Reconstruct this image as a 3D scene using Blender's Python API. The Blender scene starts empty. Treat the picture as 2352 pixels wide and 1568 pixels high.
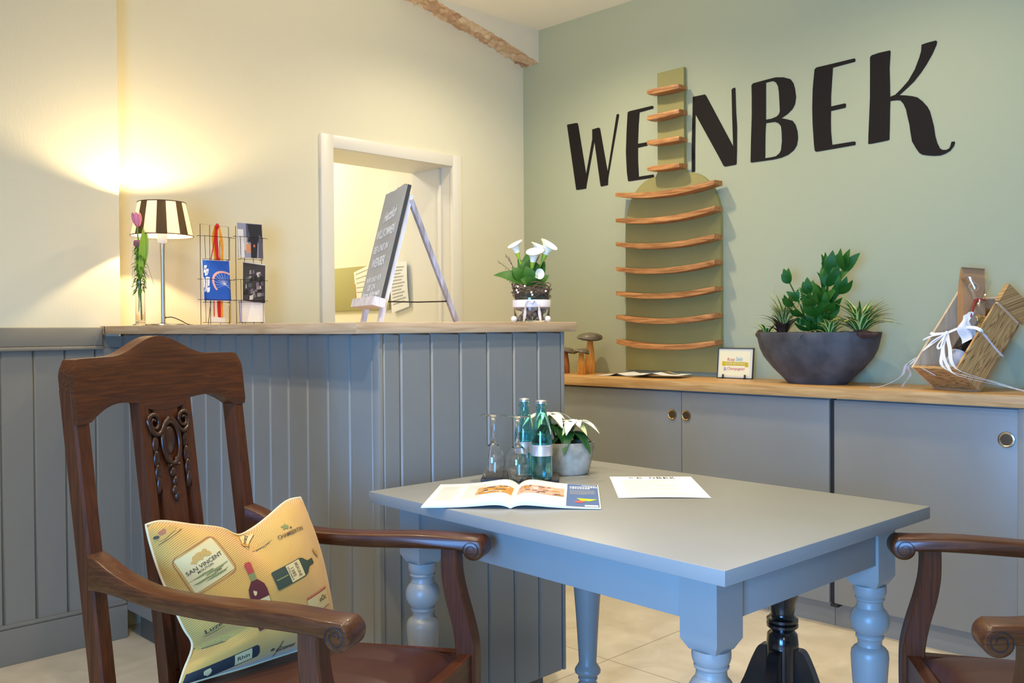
import bpy, bmesh, math, random
from mathutils import Vector, Matrix
R = random.Random(7)
PI = math.pi
sc = bpy.context.scene
COL = sc.collection

# ------------------------------------------------------------------ helpers
def lin(c):
    return tuple(((x/255)/12.92 if x/255 <= .04045 else ((x/255+.055)/1.055)**2.4) for x in c) + (1,)

class MB:
    """collects shapes and links them as ONE mesh object"""
    def __init__(s): s.v=[]; s.f=[]; s.mi=[]; s.sm=[]; s.mats=[]; s.cur=0; s.uvs={}
    def mat(s, m):
        if m not in s.mats: s.mats.append(m)
        s.cur = s.mats.index(m); return s
    def add(s, vs, fs, smooth=False, M=None, uv=None):
        b=len(s.v)
        if M is not None: vs=[M@Vector(p) for p in vs]
        s.v += [tuple(p) for p in vs]
        for f in fs:
            s.f.append([b+i for i in f]); s.mi.append(s.cur); s.sm.append(smooth)
        if uv is not None:
            for i,u in enumerate(uv): s.uvs[b+i]=u
        return s
    def box(s, lo, hi, bev=0.0, M=None, seg=2):
        lo=Vector(lo); hi=Vector(hi)
        bm=bmesh.new(); bmesh.ops.create_cube(bm,size=1)
        d=hi-lo; c=(hi+lo)/2
        for v in bm.verts: v.co=Vector((v.co.x*d.x,v.co.y*d.y,v.co.z*d.z))+c
        if bev>0:
            bmesh.ops.bevel(bm,geom=bm.edges[:],offset=min(bev,.49*min(abs(d.x),abs(d.y),abs(d.z))),segments=seg,profile=.5,affect='EDGES')
        s.bm(bm, M, smooth=bev>0); return s
    def bm(s, bm, M=None, smooth=False):
        bm.verts.index_update()
        s.add([v.co.copy() for v in bm.verts], [[v.index for v in f.verts] for f in bm.faces], smooth, M); bm.free(); return s
    def lathe(s, prof, n=24, M=None, smooth=True, sx=1, sy=1):
        vs=[]; fs=[]; k=len(prof)
        for i in range(n):
            a=2*PI*i/n
            for r,z in prof: vs.append((r*math.cos(a)*sx, r*math.sin(a)*sy, z))
        for i in range(n):
            j=(i+1)%n
            for q in range(k-1):
                fs.append((i*k+q, j*k+q, j*k+q+1, i*k+q+1))
        if prof[0][0]>1e-6: fs.append(tuple(i*k for i in range(n))[::-1])
        if prof[-1][0]>1e-6: fs.append(tuple(i*k+k-1 for i in range(n)))
        return s.add(vs,fs,smooth,M)
    def tube(s, pts, rad, n=8, smooth=True, cap=True, M=None, closed=False):
        pts=[Vector(p) for p in pts]; m=len(pts)
        if not hasattr(rad,'__len__'): rad=[rad]*m
        vs=[]; fs=[]
        up=None
        for i,p in enumerate(pts):
            if closed: t=pts[(i+1)%m]-pts[i-1]
            else: t=(pts[min(i+1,m-1)]-pts[max(i-1,0)])
            if t.length<1e-9: t=Vector((0,0,1))
            t.normalize()
            if up is None:
                up=Vector((0,0,1)) if abs(t.z)<.9 else Vector((1,0,0))
            u=(up-t*up.dot(t))
            if u.length<1e-6: u=t.orthogonal()
            u.normalize(); w=t.cross(u); up=u
            for j in range(n):
                a=2*PI*j/n; vs.append(p+(u*math.cos(a)+w*math.sin(a))*rad[i])
        L=m if closed else m-1
        for i in range(L):
            i2=(i+1)%m
            for j in range(n):
                fs.append((i*n+j,i*n+(j+1)%n,i2*n+(j+1)%n,i2*n+j))
        if cap and not closed:
            fs.append(tuple(range(n))[::-1]); fs.append(tuple((m-1)*n+j for j in range(n)))
        return s.add(vs,fs,smooth,M)
    def sweep(s, pts, secs, smooth=True, M=None, cap=True):
        """pts: list of section polygons (each list of 3D points) skinned together"""
        n=len(secs[0]); vs=[p for q in secs for p in q]; fs=[]
        for i in range(len(secs)-1):
            for j in range(n): fs.append((i*n+j,i*n+(j+1)%n,(i+1)*n+(j+1)%n,(i+1)*n+j))
        if cap:
            fs.append(tuple(range(n))[::-1]); fs.append(tuple((len(secs)-1)*n+j for j in range(n)))
        return s.add(vs,fs,smooth,M)
    def grid(s, fn, nu, nv, smooth=True, M=None, uv=False, flip=False):
        vs=[]; fs=[]; us=[]
        for i in range(nu+1):
            for j in range(nv+1):
                u=i/nu; v=j/nv; vs.append(fn(u,v)); us.append((u,v))
        for i in range(nu):
            for j in range(nv):
                a=i*(nv+1)+j; q=(a,a+nv+1,a+nv+2,a+1)
                fs.append(q[::-1] if flip else q)
        return s.add(vs,fs,smooth,M,us if uv else None)
    def sphere(s, c, r, M=None, nu=14, nv=9):
        c=Vector(c); r=r if hasattr(r,'__len__') else (r,r,r)
        vs=[];fs=[]
        for i in range(nv+1):
            t=PI*i/nv
            for j in range(nu):
                a=2*PI*j/nu; vs.append(c+Vector((r[0]*math.sin(t)*math.cos(a),r[1]*math.sin(t)*math.sin(a),r[2]*math.cos(t))))
        for i in range(nv):
            for j in range(nu): fs.append((i*nu+j,(i+1)*nu+j,(i+1)*nu+(j+1)%nu,i*nu+(j+1)%nu))
        return s.add(vs,fs,True,M)
    def prism(s, poly, fn, d0, d1, smooth=False, M=None):
        """poly 2D outline; fn(x,y,d)->3D; closed solid between depths d0,d1"""
        n=len(poly)
        vs=[fn(x,y,d0) for x,y in poly]+[fn(x,y,d1) for x,y in poly]
        fs=[tuple(range(n)),tuple(range(2*n-1,n-1,-1))]+[(i,i+n,(i+1)%n+n,(i+1)%n) for i in range(n)]
        return s.add(vs,fs,smooth,M)
    def build(s, name, parent=None, mat=None, angle=40, loc=None, recalc=True):
        me=bpy.data.meshes.new(name)
        me.from_pydata(s.v,[],s.f)
        mats=s.mats or ([mat] if mat else [])
        for m in mats: me.materials.append(m)
        me.polygons.foreach_set('material_index',s.mi); me.polygons.foreach_set('use_smooth',s.sm)
        if s.uvs:
            ul=me.uv_layers.new(name='UVMap')
            for l in me.loops: ul.data[l.index].uv=s.uvs.get(l.vertex_index,(0,0))
        me.validate(); me.update()
        if recalc:
            b=bmesh.new(); b.from_mesh(me); bmesh.ops.remove_doubles(b,verts=b.verts[:],dist=1e-6) if not s.uvs else None
            bmesh.ops.recalc_face_normals(b,faces=b.faces[:]); b.to_mesh(me); b.free()
        try: me.set_sharp_from_angle(angle=math.radians(angle))
        except Exception: pass
        o=bpy.data.objects.new(name,me); COL.objects.link(o)
        if parent is not None: o.parent=parent
        if loc is not None: o.location=loc
        return o

def tag(o,label,cat,group=None):
    o['label']=label; o['category']=cat
    if group: o['group']=group
    return o
def thing(name,label,cat,loc=(0,0,0),rotz=0,group=None):
    o=bpy.data.objects.new(name,None); COL.objects.link(o); o.empty_display_size=.05
    o.location=loc; o.rotation_euler=(0,0,rotz)
    return tag(o,label,cat,group)
def struct(name,mb,mat=None,parent=None,**k):
    o=mb.build(name,parent,mat,**k); o['kind']='structure'; return o

def arc_smooth(pts,k=6):
    """catmull-rom resample"""
    P=[Vector(p) for p in pts]; out=[]
    for i in range(len(P)-1):
        p0=P[max(i-1,0)];p1=P[i];p2=P[i+1];p3=P[min(i+2,len(P)-1)]
        for j in range(k):
            t=j/k
            out.append(.5*((2*p1)+(p2-p0)*t+(2*p0-5*p1+4*p2-p3)*t*t+(3*p1-p0-3*p2+p3)*t**3))
    out.append(P[-1]); return out

def curve_fill(splines, res=2):
    """filled 2D outlines (holes allowed) -> flat verts, faces"""
    cu=bpy.data.curves.new('o','CURVE'); cu.dimensions='2D'; cu.fill_mode='FRONT'
    for P in splines:
        sp=cu.splines.new('POLY'); sp.points.add(len(P)-1); sp.use_cyclic_u=True
        for i,p in enumerate(P): sp.points[i].co=(p[0],p[1],0,1)
    o=bpy.data.objects.new('o',cu); me=bpy.data.meshes.new_from_object(o)
    vs=[v.co.copy() for v in me.vertices]; fs=[tuple(p.vertices) for p in me.polygons]
    bpy.data.objects.remove(o); bpy.data.curves.remove(cu); bpy.data.meshes.remove(me)
    return vs,fs
def text_fill(body,w=None,h=None,res=2,shear=0.0,offset=0.0):
    """letters as flat verts/faces, centred, scaled to width w (or cap height h)"""
    cu=bpy.data.curves.new('t','FONT'); cu.body=body; cu.resolution_u=res; cu.shear=shear; cu.offset=offset
    o=bpy.data.objects.new('t',cu); me=bpy.data.meshes.new_from_object(o)
    vs=[v.co.copy() for v in me.vertices]; fs=[tuple(p.vertices) for p in me.polygons]
    bpy.data.objects.remove(o); bpy.data.curves.remove(cu); bpy.data.meshes.remove(me)
    x0=min(v.x for v in vs);x1=max(v.x for v in vs);y0=min(v.y for v in vs);y1=max(v.y for v in vs)
    sx=sy=None
    if w: sx=w/(x1-x0)
    if h: sy=h/(y1-y0)
    sx=sx or sy; sy=sy or sx
    return [Vector(((v.x-(x0+x1)/2)*sx,(v.y-(y0+y1)/2)*sy,0)) for v in vs],fs
def rect(x0,y0,x1,y1,nx=1,ny=1):
    vs=[Vector((x0+(x1-x0)*i/nx,y0+(y1-y0)*j/ny,0)) for i in range(nx+1) for j in range(ny+1)]
    fs=[(i*(ny+1)+j,(i+1)*(ny+1)+j,(i+1)*(ny+1)+j+1,i*(ny+1)+j+1) for i in range(nx) for j in range(ny)]
    return vs,fs
def frame_M(o,x,y,z):
    m=Matrix.Identity(4)
    for i,a in enumerate((x,y,z)):
        a=Vector(a)
        for r in range(3): m[r][i]=a[r]
    for r in range(3): m[r][3]=o[r]
    return m

# ------------------------------------------------------------------ materials
def newmat(name):
    m=bpy.data.materials.new(name); m.use_nodes=True
    nt=m.node_tree; return m,nt,nt.nodes['Principled BSDF']
def setp(b,**k):
    for a,v in k.items():
        b.inputs[a].default_value=v
def plain(name,c,rough=.5,metal=0,spec=.5,noise=0,nscale=8,bump=0,bscale=60,coat=0,sss=0):
    m,nt,b=newmat(name); b.inputs['Base Color'].default_value=lin(c); setp(b,Roughness=rough,Metallic=metal)
    b.inputs['Specular IOR Level'].default_value=spec
    if coat: b.inputs['Coat Weight'].default_value=coat; b.inputs['Coat Roughness'].default_value=.15
    tc=nt.nodes.new('ShaderNodeTexCoord')
    if noise:
        n=nt.nodes.new('ShaderNodeTexNoise'); n.inputs['Scale'].default_value=nscale; n.inputs['Detail'].default_value=5
        nt.links.new(tc.outputs['Object'],n.inputs['Vector'])
        r=nt.nodes.new('ShaderNodeValToRGB'); c0=[max(0,x-noise) for x in c]; c1=[min(255,x+noise) for x in c]
        r.color_ramp.elements[0].position=.3; r.color_ramp.elements[1].position=.7
        r.color_ramp.elements[0].color=lin(c0); r.color_ramp.elements[1].color=lin(c1)
        nt.links.new(n.outputs['Fac'],r.inputs['Fac']); nt.links.new(r.outputs['Color'],b.inputs['Base Color'])
    if bump:
        n2=nt.nodes.new('ShaderNodeTexNoise'); n2.inputs['Scale'].default_value=bscale; n2.inputs['Detail'].default_value=4
        nt.links.new(tc.outputs['Object'],n2.inputs['Vector'])
        bp=nt.nodes.new('ShaderNodeBump'); bp.inputs['Strength'].default_value=bump; bp.inputs['Distance'].default_value=.002
        nt.links.new(n2.outputs['Fac'],bp.inputs['Height']); nt.links.new(bp.outputs['Normal'],b.inputs['Normal'])
    return m
def wood(name,c0,c1,axis='Z',scale=6,stretch=14,rough=.35,rings=.0,coat=0,bump=.1,c2=None):
    """streaky grain along one object axis"""
    m,nt,b=newmat(name); setp(b,Roughness=rough)
    if coat: b.inputs['Coat Weight'].default_value=coat; b.inputs['Coat Roughness'].default_value=.12
    tc=nt.nodes.new('ShaderNodeTexCoord'); mp=nt.nodes.new('ShaderNodeMapping')
    s=[stretch]*3; s['XYZ'.index(axis)]=1.0; mp.inputs['Scale'].default_value=s
    nt.links.new(tc.outputs['Object'],mp.inputs['Vector'])
    n=nt.nodes.new('ShaderNodeTexNoise'); n.inputs['Scale'].default_value=scale; n.inputs['Detail'].default_value=6; n.inputs['Distortion'].default_value=.6+rings
    nt.links.new(mp.outputs['Vector'],n.inputs['Vector'])
    r=nt.nodes.new('ShaderNodeValToRGB'); r.color_ramp.elements[0].position=.34; r.color_ramp.elements[1].position=.66
    r.color_ramp.elements[0].color=lin(c0); r.color_ramp.elements[1].color=lin(c1)
    if c2: e=r.color_ramp.elements.new(.5); e.color=lin(c2)
    nt.links.new(n.outputs['Fac'],r.inputs['Fac']); nt.links.new(r.outputs['Color'],b.inputs['Base Color'])
    if bump:
        bp=nt.nodes.new('ShaderNodeBump'); bp.inputs['Strength'].default_value=bump; bp.inputs['Distance'].default_value=.002
        nt.links.new(n.outputs['Fac'],bp.inputs['Height']); nt.links.new(bp.outputs['Normal'],b.inputs['Normal'])
    return m
def glass(name,c,rough=0.0,ior=1.45):
    m,nt,b=newmat(name); b.inputs['Base Color'].default_value=lin(c); setp(b,Roughness=rough,IOR=ior)
    b.inputs['Transmission Weight'].default_value=1.0; return m
def film(name,c,fac):
    """clear crinkled foil: mostly see-through with gloss"""
    m=bpy.data.materials.new(name); m.use_nodes=True; nt=m.node_tree; nt.nodes.clear()
    o=nt.nodes.new('ShaderNodeOutputMaterial'); mx=nt.nodes.new('ShaderNodeMixShader'); t=nt.nodes.new('ShaderNodeBsdfTransparent'); g=nt.nodes.new('ShaderNodeBsdfGlossy')
    g.inputs['Roughness'].default_value=.12; t.inputs['Color'].default_value=lin(c); mx.inputs['Fac'].default_value=fac
    nt.links.new(t.outputs[0],mx.inputs[1]); nt.links.new(g.outputs[0],mx.inputs[2]); nt.links.new(mx.outputs[0],o.inputs[0]); return m
def leafmat(name,c,rough=.35,c2=None,trans=.15):
    m,nt,b=newmat(name); b.inputs['Base Color'].default_value=lin(c); setp(b,Roughness=rough)
    if c2:   # pale edges, from the blade's own uv (u across)
        uv=nt.nodes.new('ShaderNodeUVMap'); sx=nt.nodes.new('ShaderNodeSeparateXYZ'); nt.links.new(uv.outputs[0],sx.inputs[0])
        a=nt.nodes.new('ShaderNodeMath'); a.operation='SUBTRACT'; a.inputs[1].default_value=.5; nt.links.new(sx.outputs['X'],a.inputs[0])
        a2=nt.nodes.new('ShaderNodeMath'); a2.operation='ABSOLUTE'; nt.links.new(a.outputs[0],a2.inputs[0])
        r=nt.nodes.new('ShaderNodeValToRGB'); r.color_ramp.elements[0].position=.26; r.color_ramp.elements[1].position=.34
        r.color_ramp.elements[0].color=lin(c); r.color_ramp.elements[1].color=lin(c2)
        nt.links.new(a2.outputs[0],r.inputs[0]); nt.links.new(r.outputs[0],b.inputs['Base Color'])
    b.inputs['Specular IOR Level'].default_value=.3
    return m
def m_wall(name,c,bump,bscale,rough=.85,weave=False):
    m,nt,b=newmat(name); b.inputs['Base Color'].default_value=lin(c); setp(b,Roughness=rough); b.inputs['Specular IOR Level'].default_value=.2
    tc=nt.nodes.new('ShaderNodeTexCoord'); mp=nt.nodes.new('ShaderNodeMapping'); nt.links.new(tc.outputs['Object'],mp.inputs['Vector'])
    if weave: mp.inputs['Scale'].default_value=(1,1,.25)
    n=nt.nodes.new('ShaderNodeTexNoise'); n.inputs['Scale'].default_value=bscale; n.inputs['Detail'].default_value=3
    nt.links.new(mp.outputs['Vector'],n.inputs['Vector'])
    bp=nt.nodes.new('ShaderNodeBump'); bp.inputs['Strength'].default_value=bump; bp.inputs['Distance'].default_value=.002
    nt.links.new(n.outputs['Fac'],bp.inputs['Height']); nt.links.new(bp.outputs['Normal'],b.inputs['Normal']); return m
M_CREAM=m_wall('cream_wall',(230,223,192),.25,180,weave=True)
M_GREEN=m_wall('sage_wall',(178,180,146),.08,120)
M_PLASTER=m_wall('white_plaster',(228,218,192),.1,90)
M_CEIL=m_wall('ceiling_paint',(246,238,216),.05,90)
M_TRIMW=plain('cream_gloss_trim',(232,226,208),.35)
M_GREY=plain('grey_lacquer',(138,138,133),.38,noise=3,nscale=3)
M_GREYC=plain('grey_panel_paint',(129,126,117),.42,noise=3,nscale=3)
M_WAINS=plain('grey_wainscot_paint',(130,126,114),.42)
M_DARKGAP=plain('dark_gap',(32,34,38),.6)
M_OAKX=wood('oak_grain_x',(176,140,100),(206,174,134),'X',5,16,.45)
M_OAKY=wood('oak_grain_y',(176,140,100),(206,174,134),'Y',5,16,.45)
M_OAKY2=wood('warm_oak_grain_y',(186,138,80),(216,172,112),'Y',5,16,.42)
M_CHX=wood('dark_oak_along_x',(60,27,8),(88,43,12),'X',8,26,.40,.1,coat=.06,bump=.03,c2=(72,35,11))
M_CHY=wood('dark_oak_along_y',(62,31,12),(86,46,19),'Y',8,26,.36,.1,coat=.10,bump=.03,c2=(74,38,15))
M_CHZ=wood('dark_oak_along_z',(64,30,10),(86,42,15),'Z',8,26,.40,.1,coat=.05,bump=.02,c2=(76,36,12))
M_CARVE=plain('carved_dark_oak',(56,28,12),.35,noise=10,nscale=30,coat=.3)
M_LEATHER=plain('brown_leather',(64,31,18),.42,noise=6,nscale=6,bump=.15,bscale=220)
M_TILE=None
def tile_floor():
    m,nt,b=newmat('beige_stone_tile'); setp(b,Roughness=.45)
    tc=nt.nodes.new('ShaderNodeTexCoord'); mp=nt.nodes.new('ShaderNodeMapping'); nt.links.new(tc.outputs['Object'],mp.inputs['Vector'])
    mp.inputs['Location'].default_value=(-2.45,-2.01,0)
    n=nt.nodes.new('ShaderNodeTexNoise'); n.inputs['Scale'].default_value=5; n.inputs['Detail'].default_value=8; n.inputs['Distortion'].default_value=1.2
    nt.links.new(tc.outputs['Object'],n.inputs['Vector'])
    r=nt.nodes.new('ShaderNodeValToRGB'); r.color_ramp.elements[0].position=.3; r.color_ramp.elements[1].position=.72
    r.color_ramp.elements[0].color=lin((198,184,158)); r.color_ramp.elements[1].color=lin((220,208,184))
    nt.links.new(n.outputs['Fac'],r.inputs['Fac'])
    sep=nt.nodes.new('ShaderNodeSeparateXYZ'); nt.links.new(mp.outputs['Vector'],sep.inputs[0])
    masks=[]
    for ax in 'XY':
        d=nt.nodes.new('ShaderNodeMath'); d.operation='PINGPONG'; d.inputs[1].default_value=.45; nt.links.new(sep.outputs[ax],d.inputs[0])
        l=nt.nodes.new('ShaderNodeMath'); l.operation='LESS_THAN'; l.inputs[1].default_value=.0018; nt.links.new(d.outputs[0],l.inputs[0]); masks.append(l)
    mx=nt.nodes.new('ShaderNodeMath'); mx.operation='MAXIMUM'; nt.links.new(masks[0].outputs[0],mx.inputs[0]); nt.links.new(masks[1].outputs[0],mx.inputs[1])
    c=nt.nodes.new('ShaderNodeMix'); c.data_type='RGBA'; nt.links.new(mx.outputs[0],c.inputs['Factor']); nt.links.new(r.outputs['Color'],c.inputs['A']); c.inputs['B'].default_value=lin((150,132,106))
    nt.links.new(c.outputs['Result'],b.inputs['Base Color']); return m
M_TILE=tile_floor()
def brick_m():
    m,nt,b=newmat('exposed_brick'); setp(b,Roughness=.9)
    tc=nt.nodes.new('ShaderNodeTexCoord'); mp=nt.nodes.new('ShaderNodeMapping'); mp.inputs['Scale'].default_value=(1,1.6,1)
    nt.links.new(tc.outputs['Object'],mp.inputs['Vector'])
    v=nt.nodes.new('ShaderNodeTexVoronoi'); v.inputs['Scale'].default_value=13; nt.links.new(mp.outputs['Vector'],v.inputs['Vector'])
    n=nt.nodes.new('ShaderNodeTexNoise'); n.inputs['Scale'].default_value=26; n.inputs['Detail'].default_value=6; nt.links.new(tc.outputs['Object'],n.inputs['Vector'])
    r=nt.nodes.new('ShaderNodeValToRGB'); cr=r.color_ramp; cr.elements[0].color=lin((158,112,84)); cr.elements[1].color=lin((236,214,174)); e=cr.elements.new(.5); e.color=lin((206,170,128))
    ad=nt.nodes.new('ShaderNodeMath'); ad.operation='MULTIPLY_ADD'; ad.inputs[1].default_value=.5; sp=nt.nodes.new('ShaderNodeSeparateColor')
    nt.links.new(v.outputs['Color'],sp.inputs[0]); nt.links.new(sp.outputs[0],ad.inputs[0])
    m2=nt.nodes.new('ShaderNodeMath'); m2.operation='MULTIPLY'; m2.inputs[1].default_value=.55; nt.links.new(n.outputs['Fac'],m2.inputs[0]); nt.links.new(m2.outputs[0],ad.inputs[2])
    nt.links.new(ad.outputs[0],r.inputs[0]); nt.links.new(r.outputs[0],b.inputs['Base Color'])
    bp=nt.nodes.new('ShaderNodeBump'); bp.inputs['Strength'].default_value=.8; bp.inputs['Distance'].default_value=.01; nt.links.new(n.outputs['Fac'],bp.inputs['Height']); nt.links.new(bp.outputs[0],b.inputs['Normal'])
    return m
M_BRICK=brick_m()
M_INK=plain('black_brown_paint',(30,24,20),.7,spec=.2)
M_OLIVE=plain('olive_board_paint',(152,144,84),.6,noise=3,nscale=4)
M_STAVE=wood('barrel_stave_oak',(140,86,42),(204,142,82),'Y',7,14,.5)
M_WHITE=plain('white_paper',(240,238,232),.6)
M_CHALK=plain('white_chalk',(240,240,236),.8)
M_CHROME=plain('brushed_steel',(190,186,176),.22,metal=1)
M_BRASS=plain('antique_brass',(176,150,104),.28,metal=1)
M_BLACKWIRE=plain('dark_wire',(44,34,28),.45,metal=.6)
M_BLACK=plain('black_lacquer',(18,18,20),.18,coat=.6)
M_GLASS=glass('clear_glass',(255,255,255))

for m_ in (M_CHX,M_CHY,M_CHZ,M_CARVE): m_.node_tree.nodes['Principled BSDF'].inputs['Specular IOR Level'].default_value=.32
# ------------------------------------------------------------------ the setting
ZC=2.75; XG=3.65; YB=3.575; YL=3.455
mb=MB(); mb.box((-2.2,-2.2,-.06),(3.9,6.2,0)); struct('floor',mb,M_TILE)
mb=MB(); mb.box((-2.2,-2.2,ZC),(3.9,6.2,ZC+.06)); struct('ceiling',mb,M_CEIL)
mb=MB(); mb.box((XG,-2.2,-.06),(XG+.12,3.9,ZC)); struct('wall_right',mb,M_GREEN)
# recessed cream wall with the doorway
DX0,DX1,DZ=2.40,3.118,1.967
mb=MB()
mb.box((1.2,YB,0),(DX0-.02,3.89,ZC)); mb.box((DX1+.02,YB,0),(XG,3.89,ZC)); mb.box((DX0-.02,YB,DZ+.02),(DX1+.02,3.89,ZC))
struct('wall_back',mb,M_CREAM)
# wall on the left, standing in front of the recess
mb=MB(); mb.box((-2.2,3.47,0),(1.39,3.88,ZC)); struct('wall_left',mb,M_CREAM)
# arch lintel above the recess, ragged bricks bared along its underside
arch_f=[(2.80,2.748),(2.925,2.741),(2.967,2.727),(3.032,2.712),(3.105,2.700),(3.202,2.679),(3.29,2.662),(3.376,2.645),(3.432,2.631),(3.524,2.604),(3.65,2.574)]
mb=MB(); mb.mat(M_PLASTER)
rr=random.Random(3)
def interp(x):
    for (a,b),(c,d) in zip(arch_f,arch_f[1:]):
        if a<=x<=c: return b+(d-b)*(x-a)/(c-a)
    return arch_f[-1][1]
N=60; xs=[2.80+(3.65-2.80)*i/N for i in range(N+1)]
jf=[interp(x)+rr.uniform(-.004,.004) for x in xs]
vs=[];fs=[]
for i,x in enumerate(xs): vs+=[(x,YL,jf[i]),(x,YL,ZC)]
for i in range(N): fs.append((2*i,2*i+2,2*i+3,2*i+1))
mb.add(vs,fs)
mb.mat(M_BRICK)
NY=8; vs=[];fs=[]
for i,x in enumerate(xs):
    for j in range(NY+1):
        y=YL+(YB-YL)*j/NY
        z=jf[i]+(0 if j==0 else rr.uniform(-.007,.007))-.004*j/NY+ .003*((i//4+j//4)%2)
        vs.append((x,y+(rr.uniform(-.004,.004) if 0<j<NY else 0),z))
for i in range(N):
    for j in range(NY): a=i*(NY+1)+j; fs.append((a,a+1,a+NY+2,a+NY+1))
mb.add(vs,fs)
mb.mat(M_PLASTER)
mb.add([(2.80,YL,2.748),(2.80,YB,2.748),(2.80,YB,ZC),(2.80,YL,ZC)],[(0,1,2,3)])
struct('trim_1',mb)
# wainscot, ledge and skirting of the left wall
mb=MB()
x=1.39; edges=[1.43]+[1.29-.105*i for i in range(34)]
for a,b in zip(edges,edges[1:]):
    mb.box((b+.0012,3.45,.13),(a-.0012,3.472,1.078),bev=.0045,seg=1)
mb.box((-2.2,3.458,.13),(1.43,3.4695,1.12))
mb.box((-2.2,3.437,1.086),(1.312,3.472,1.153),bev=.004)
mb.box((-2.2,3.428,1.072),(1.312,3.472,1.086),bev=.005)
struct('trim_2',mb,M_WAINS)
mb=MB(); mb.box((-2.2,3.436,0),(1.39,3.472,.122),bev=.003); mb.box((-2.2,3.441,.122),(1.39,3.472,.138),bev=.006)
struct('baseboard_left',mb,M_WAINS)
# door casing, lining and what lies behind
mb=MB()
mb.box((2.332,3.56,0),(DX0,3.585,2.027),bev=.004); mb.box((DX1,3.56,0),(3.18,3.585,2.027),bev=.004); mb.box((DX0-.02,3.5605,DZ),(DX1+.02,3.585,2.0265),bev=.004)
mb.box((DX0-.021,3.58,0),(DX0-.004,3.895,DZ+.02)); mb.box((DX1+.004,3.58,0),(DX1+.021,3.895,DZ+.02)); mb.box((DX0-.02,3.58,DZ+.004),(DX1+.02,3.895,DZ+.021))
mb.box((DX1-.006,3.66,0),(DX1+.006,3.675,DZ),bev=.002)
struct('door_1',mb,M_TRIMW)
mb=MB(); mb.box((3.15,3.895,-.06),(3.25,6.2,ZC)); struct('wall_beyond',mb,m_wall('pale_yellow_wall',(236,230,208),.05,90))
mb=MB(); mb.box((1.6,6.1,-.06),(3.15,6.2,ZC)); struct('wall_far',mb,M_CREAM)
mb=MB(); mb.box((1.5,3.9,-.06),(1.6,6.2,ZC)); struct('wall_side',mb,M_CREAM)
# pinboard with papers in the room beyond
M_PIN=plain('olive_pinboard_felt',(172,166,112),.9)
mb=MB(); mb.box((3.138,4.13,1.248),(3.15,4.90,1.502),bev=.002)
tag(mb.build('pinboard',None,M_PIN),'long olive green pinboard on the wall beyond the doorway','pinboard')
M_PAPER=plain('copy_paper',(236,234,222),.7); M_GLINE=plain('grey_print',(170,168,160),.7); M_ORANGE=plain('orange_edge',(226,110,50),.6)
def wall_sheet(name,pts,label,lines,orange=False):
    mb=MB(); mb.mat(M_PAPER)
    def P(u,v,d):
        a=Vector(pts[0]).lerp(Vector(pts[1]),u); b=Vector(pts[3]).lerp(Vector(pts[2]),u); q=a.lerp(b,v)
        return (3.1365-d-.012*math.sin(PI*v)*u*.5, q.x, q.y)
    mb.grid(lambda u,v:P(u,v,.0006),6,8); mb.grid(lambda u,v:P(u,v,.0),6,8)
    mb.mat(M_GLINE)
    for k in range(lines):
        v=.1+.8*k/max(lines,1); w=.75-.25*((k*37)%5)/5
        mb.grid(lambda u,t:P(.1+w*u,v+.025*t,.0014),4,1)
    if orange:
        mb.mat(M_ORANGE); mb.grid(lambda u,t:P(.0+.045*u,.45+.5*t,.0016),1,4)
    return tag(mb.build(name),label,'paper','papers pinned beyond the doorway')
wall_sheet('pinned_paper',[(4.13,1.512),(3.965,1.506),(3.945,1.262),(4.10,1.228)],'white list of printed lines pinned right of the easel, its corner curling',12)
wall_sheet('pinned_paper',[(4.46,1.47),(4.29,1.51),(4.30,1.30),(4.44,1.315)],'white sheet with an orange edge pinned behind the chalk easel',5,True)

# ------------------------------------------------------------------ reception counter
ct=thing('reception_counter','grey tongue-and-groove reception counter with oak top beside the dark oak armchair','counter',(1.39,1.875,0))
def loc(p,o): return tuple(Vector(p)-Vector(o))
O=(1.39,1.875,0)
mb=MB()
ys=[1.9+.1*i for i in range(0,16)]+[3.449]
for a,b in zip(ys,ys[1:]): mb.box(loc((1.39,a+.0015,.1),O),loc((1.408,b-.0015,1.128),O),bev=.0045,seg=1)
mb.box(loc((1.396,1.9,.1),O),loc((1.41,3.449,1.128),O))
mb.build('side_panel',ct,M_GREYC)
mb=MB()
xs=[1.46+.102*i for i in range(0,7)]
xs=[1.404]+xs
for a,b in zip(xs,xs[1:]): mb.box(loc((a+.0015,1.875,.1),O),loc((b-.0015,1.893,1.128),O),bev=.0045,seg=1)
mb.box(loc((1.404,1.881,.1),O),loc((2.072,1.895,1.128),O))
mb.build('front_panel',ct,M_GREYC)
mb=MB(); mb.box(loc((1.3885,1.8735,.1),O),loc((1.404,1.9,1.128),O),bev=.003); mb.build('corner_post',ct,M_GREYC)
mb=MB(); mb.box(loc((2.0735,1.8735,.1),O),loc((2.085,1.9,1.128),O),bev=.003)
mb.build('corner_post',ct,M_GREYC)
mb=MB(); mb.box(loc((1.41,1.895,.1),O),loc((2.08,3.43,1.128),O)); mb.build('carcass',ct,M_GREYC)
mb=MB(); mb.box(loc((1.43,1.93,0),O),loc((2.04,3.42,.1),O)); mb.build('plinth',ct,plain('dark_olive_plinth',(92,88,76),.6))
mb=MB(); mb.mat(M_OAKY); mb.box(loc((1.313,1.862,1.1285),O),loc((1.95,3.428,1.157),O),bev=.0015)
mb.box(loc((1.395,3.428,1.1285),O),loc((1.95,3.57,1.157),O)); mb.box(loc((1.313,3.42,1.1285),O),loc((1.3885,3.462,1.157),O))
mb.mat(M_OAKX); mb.box(loc((1.3145,1.8605,1.1286),O),loc((2.127,3.40,1.1572),O),bev=.0015)
mb.build('worktop',ct)

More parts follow.
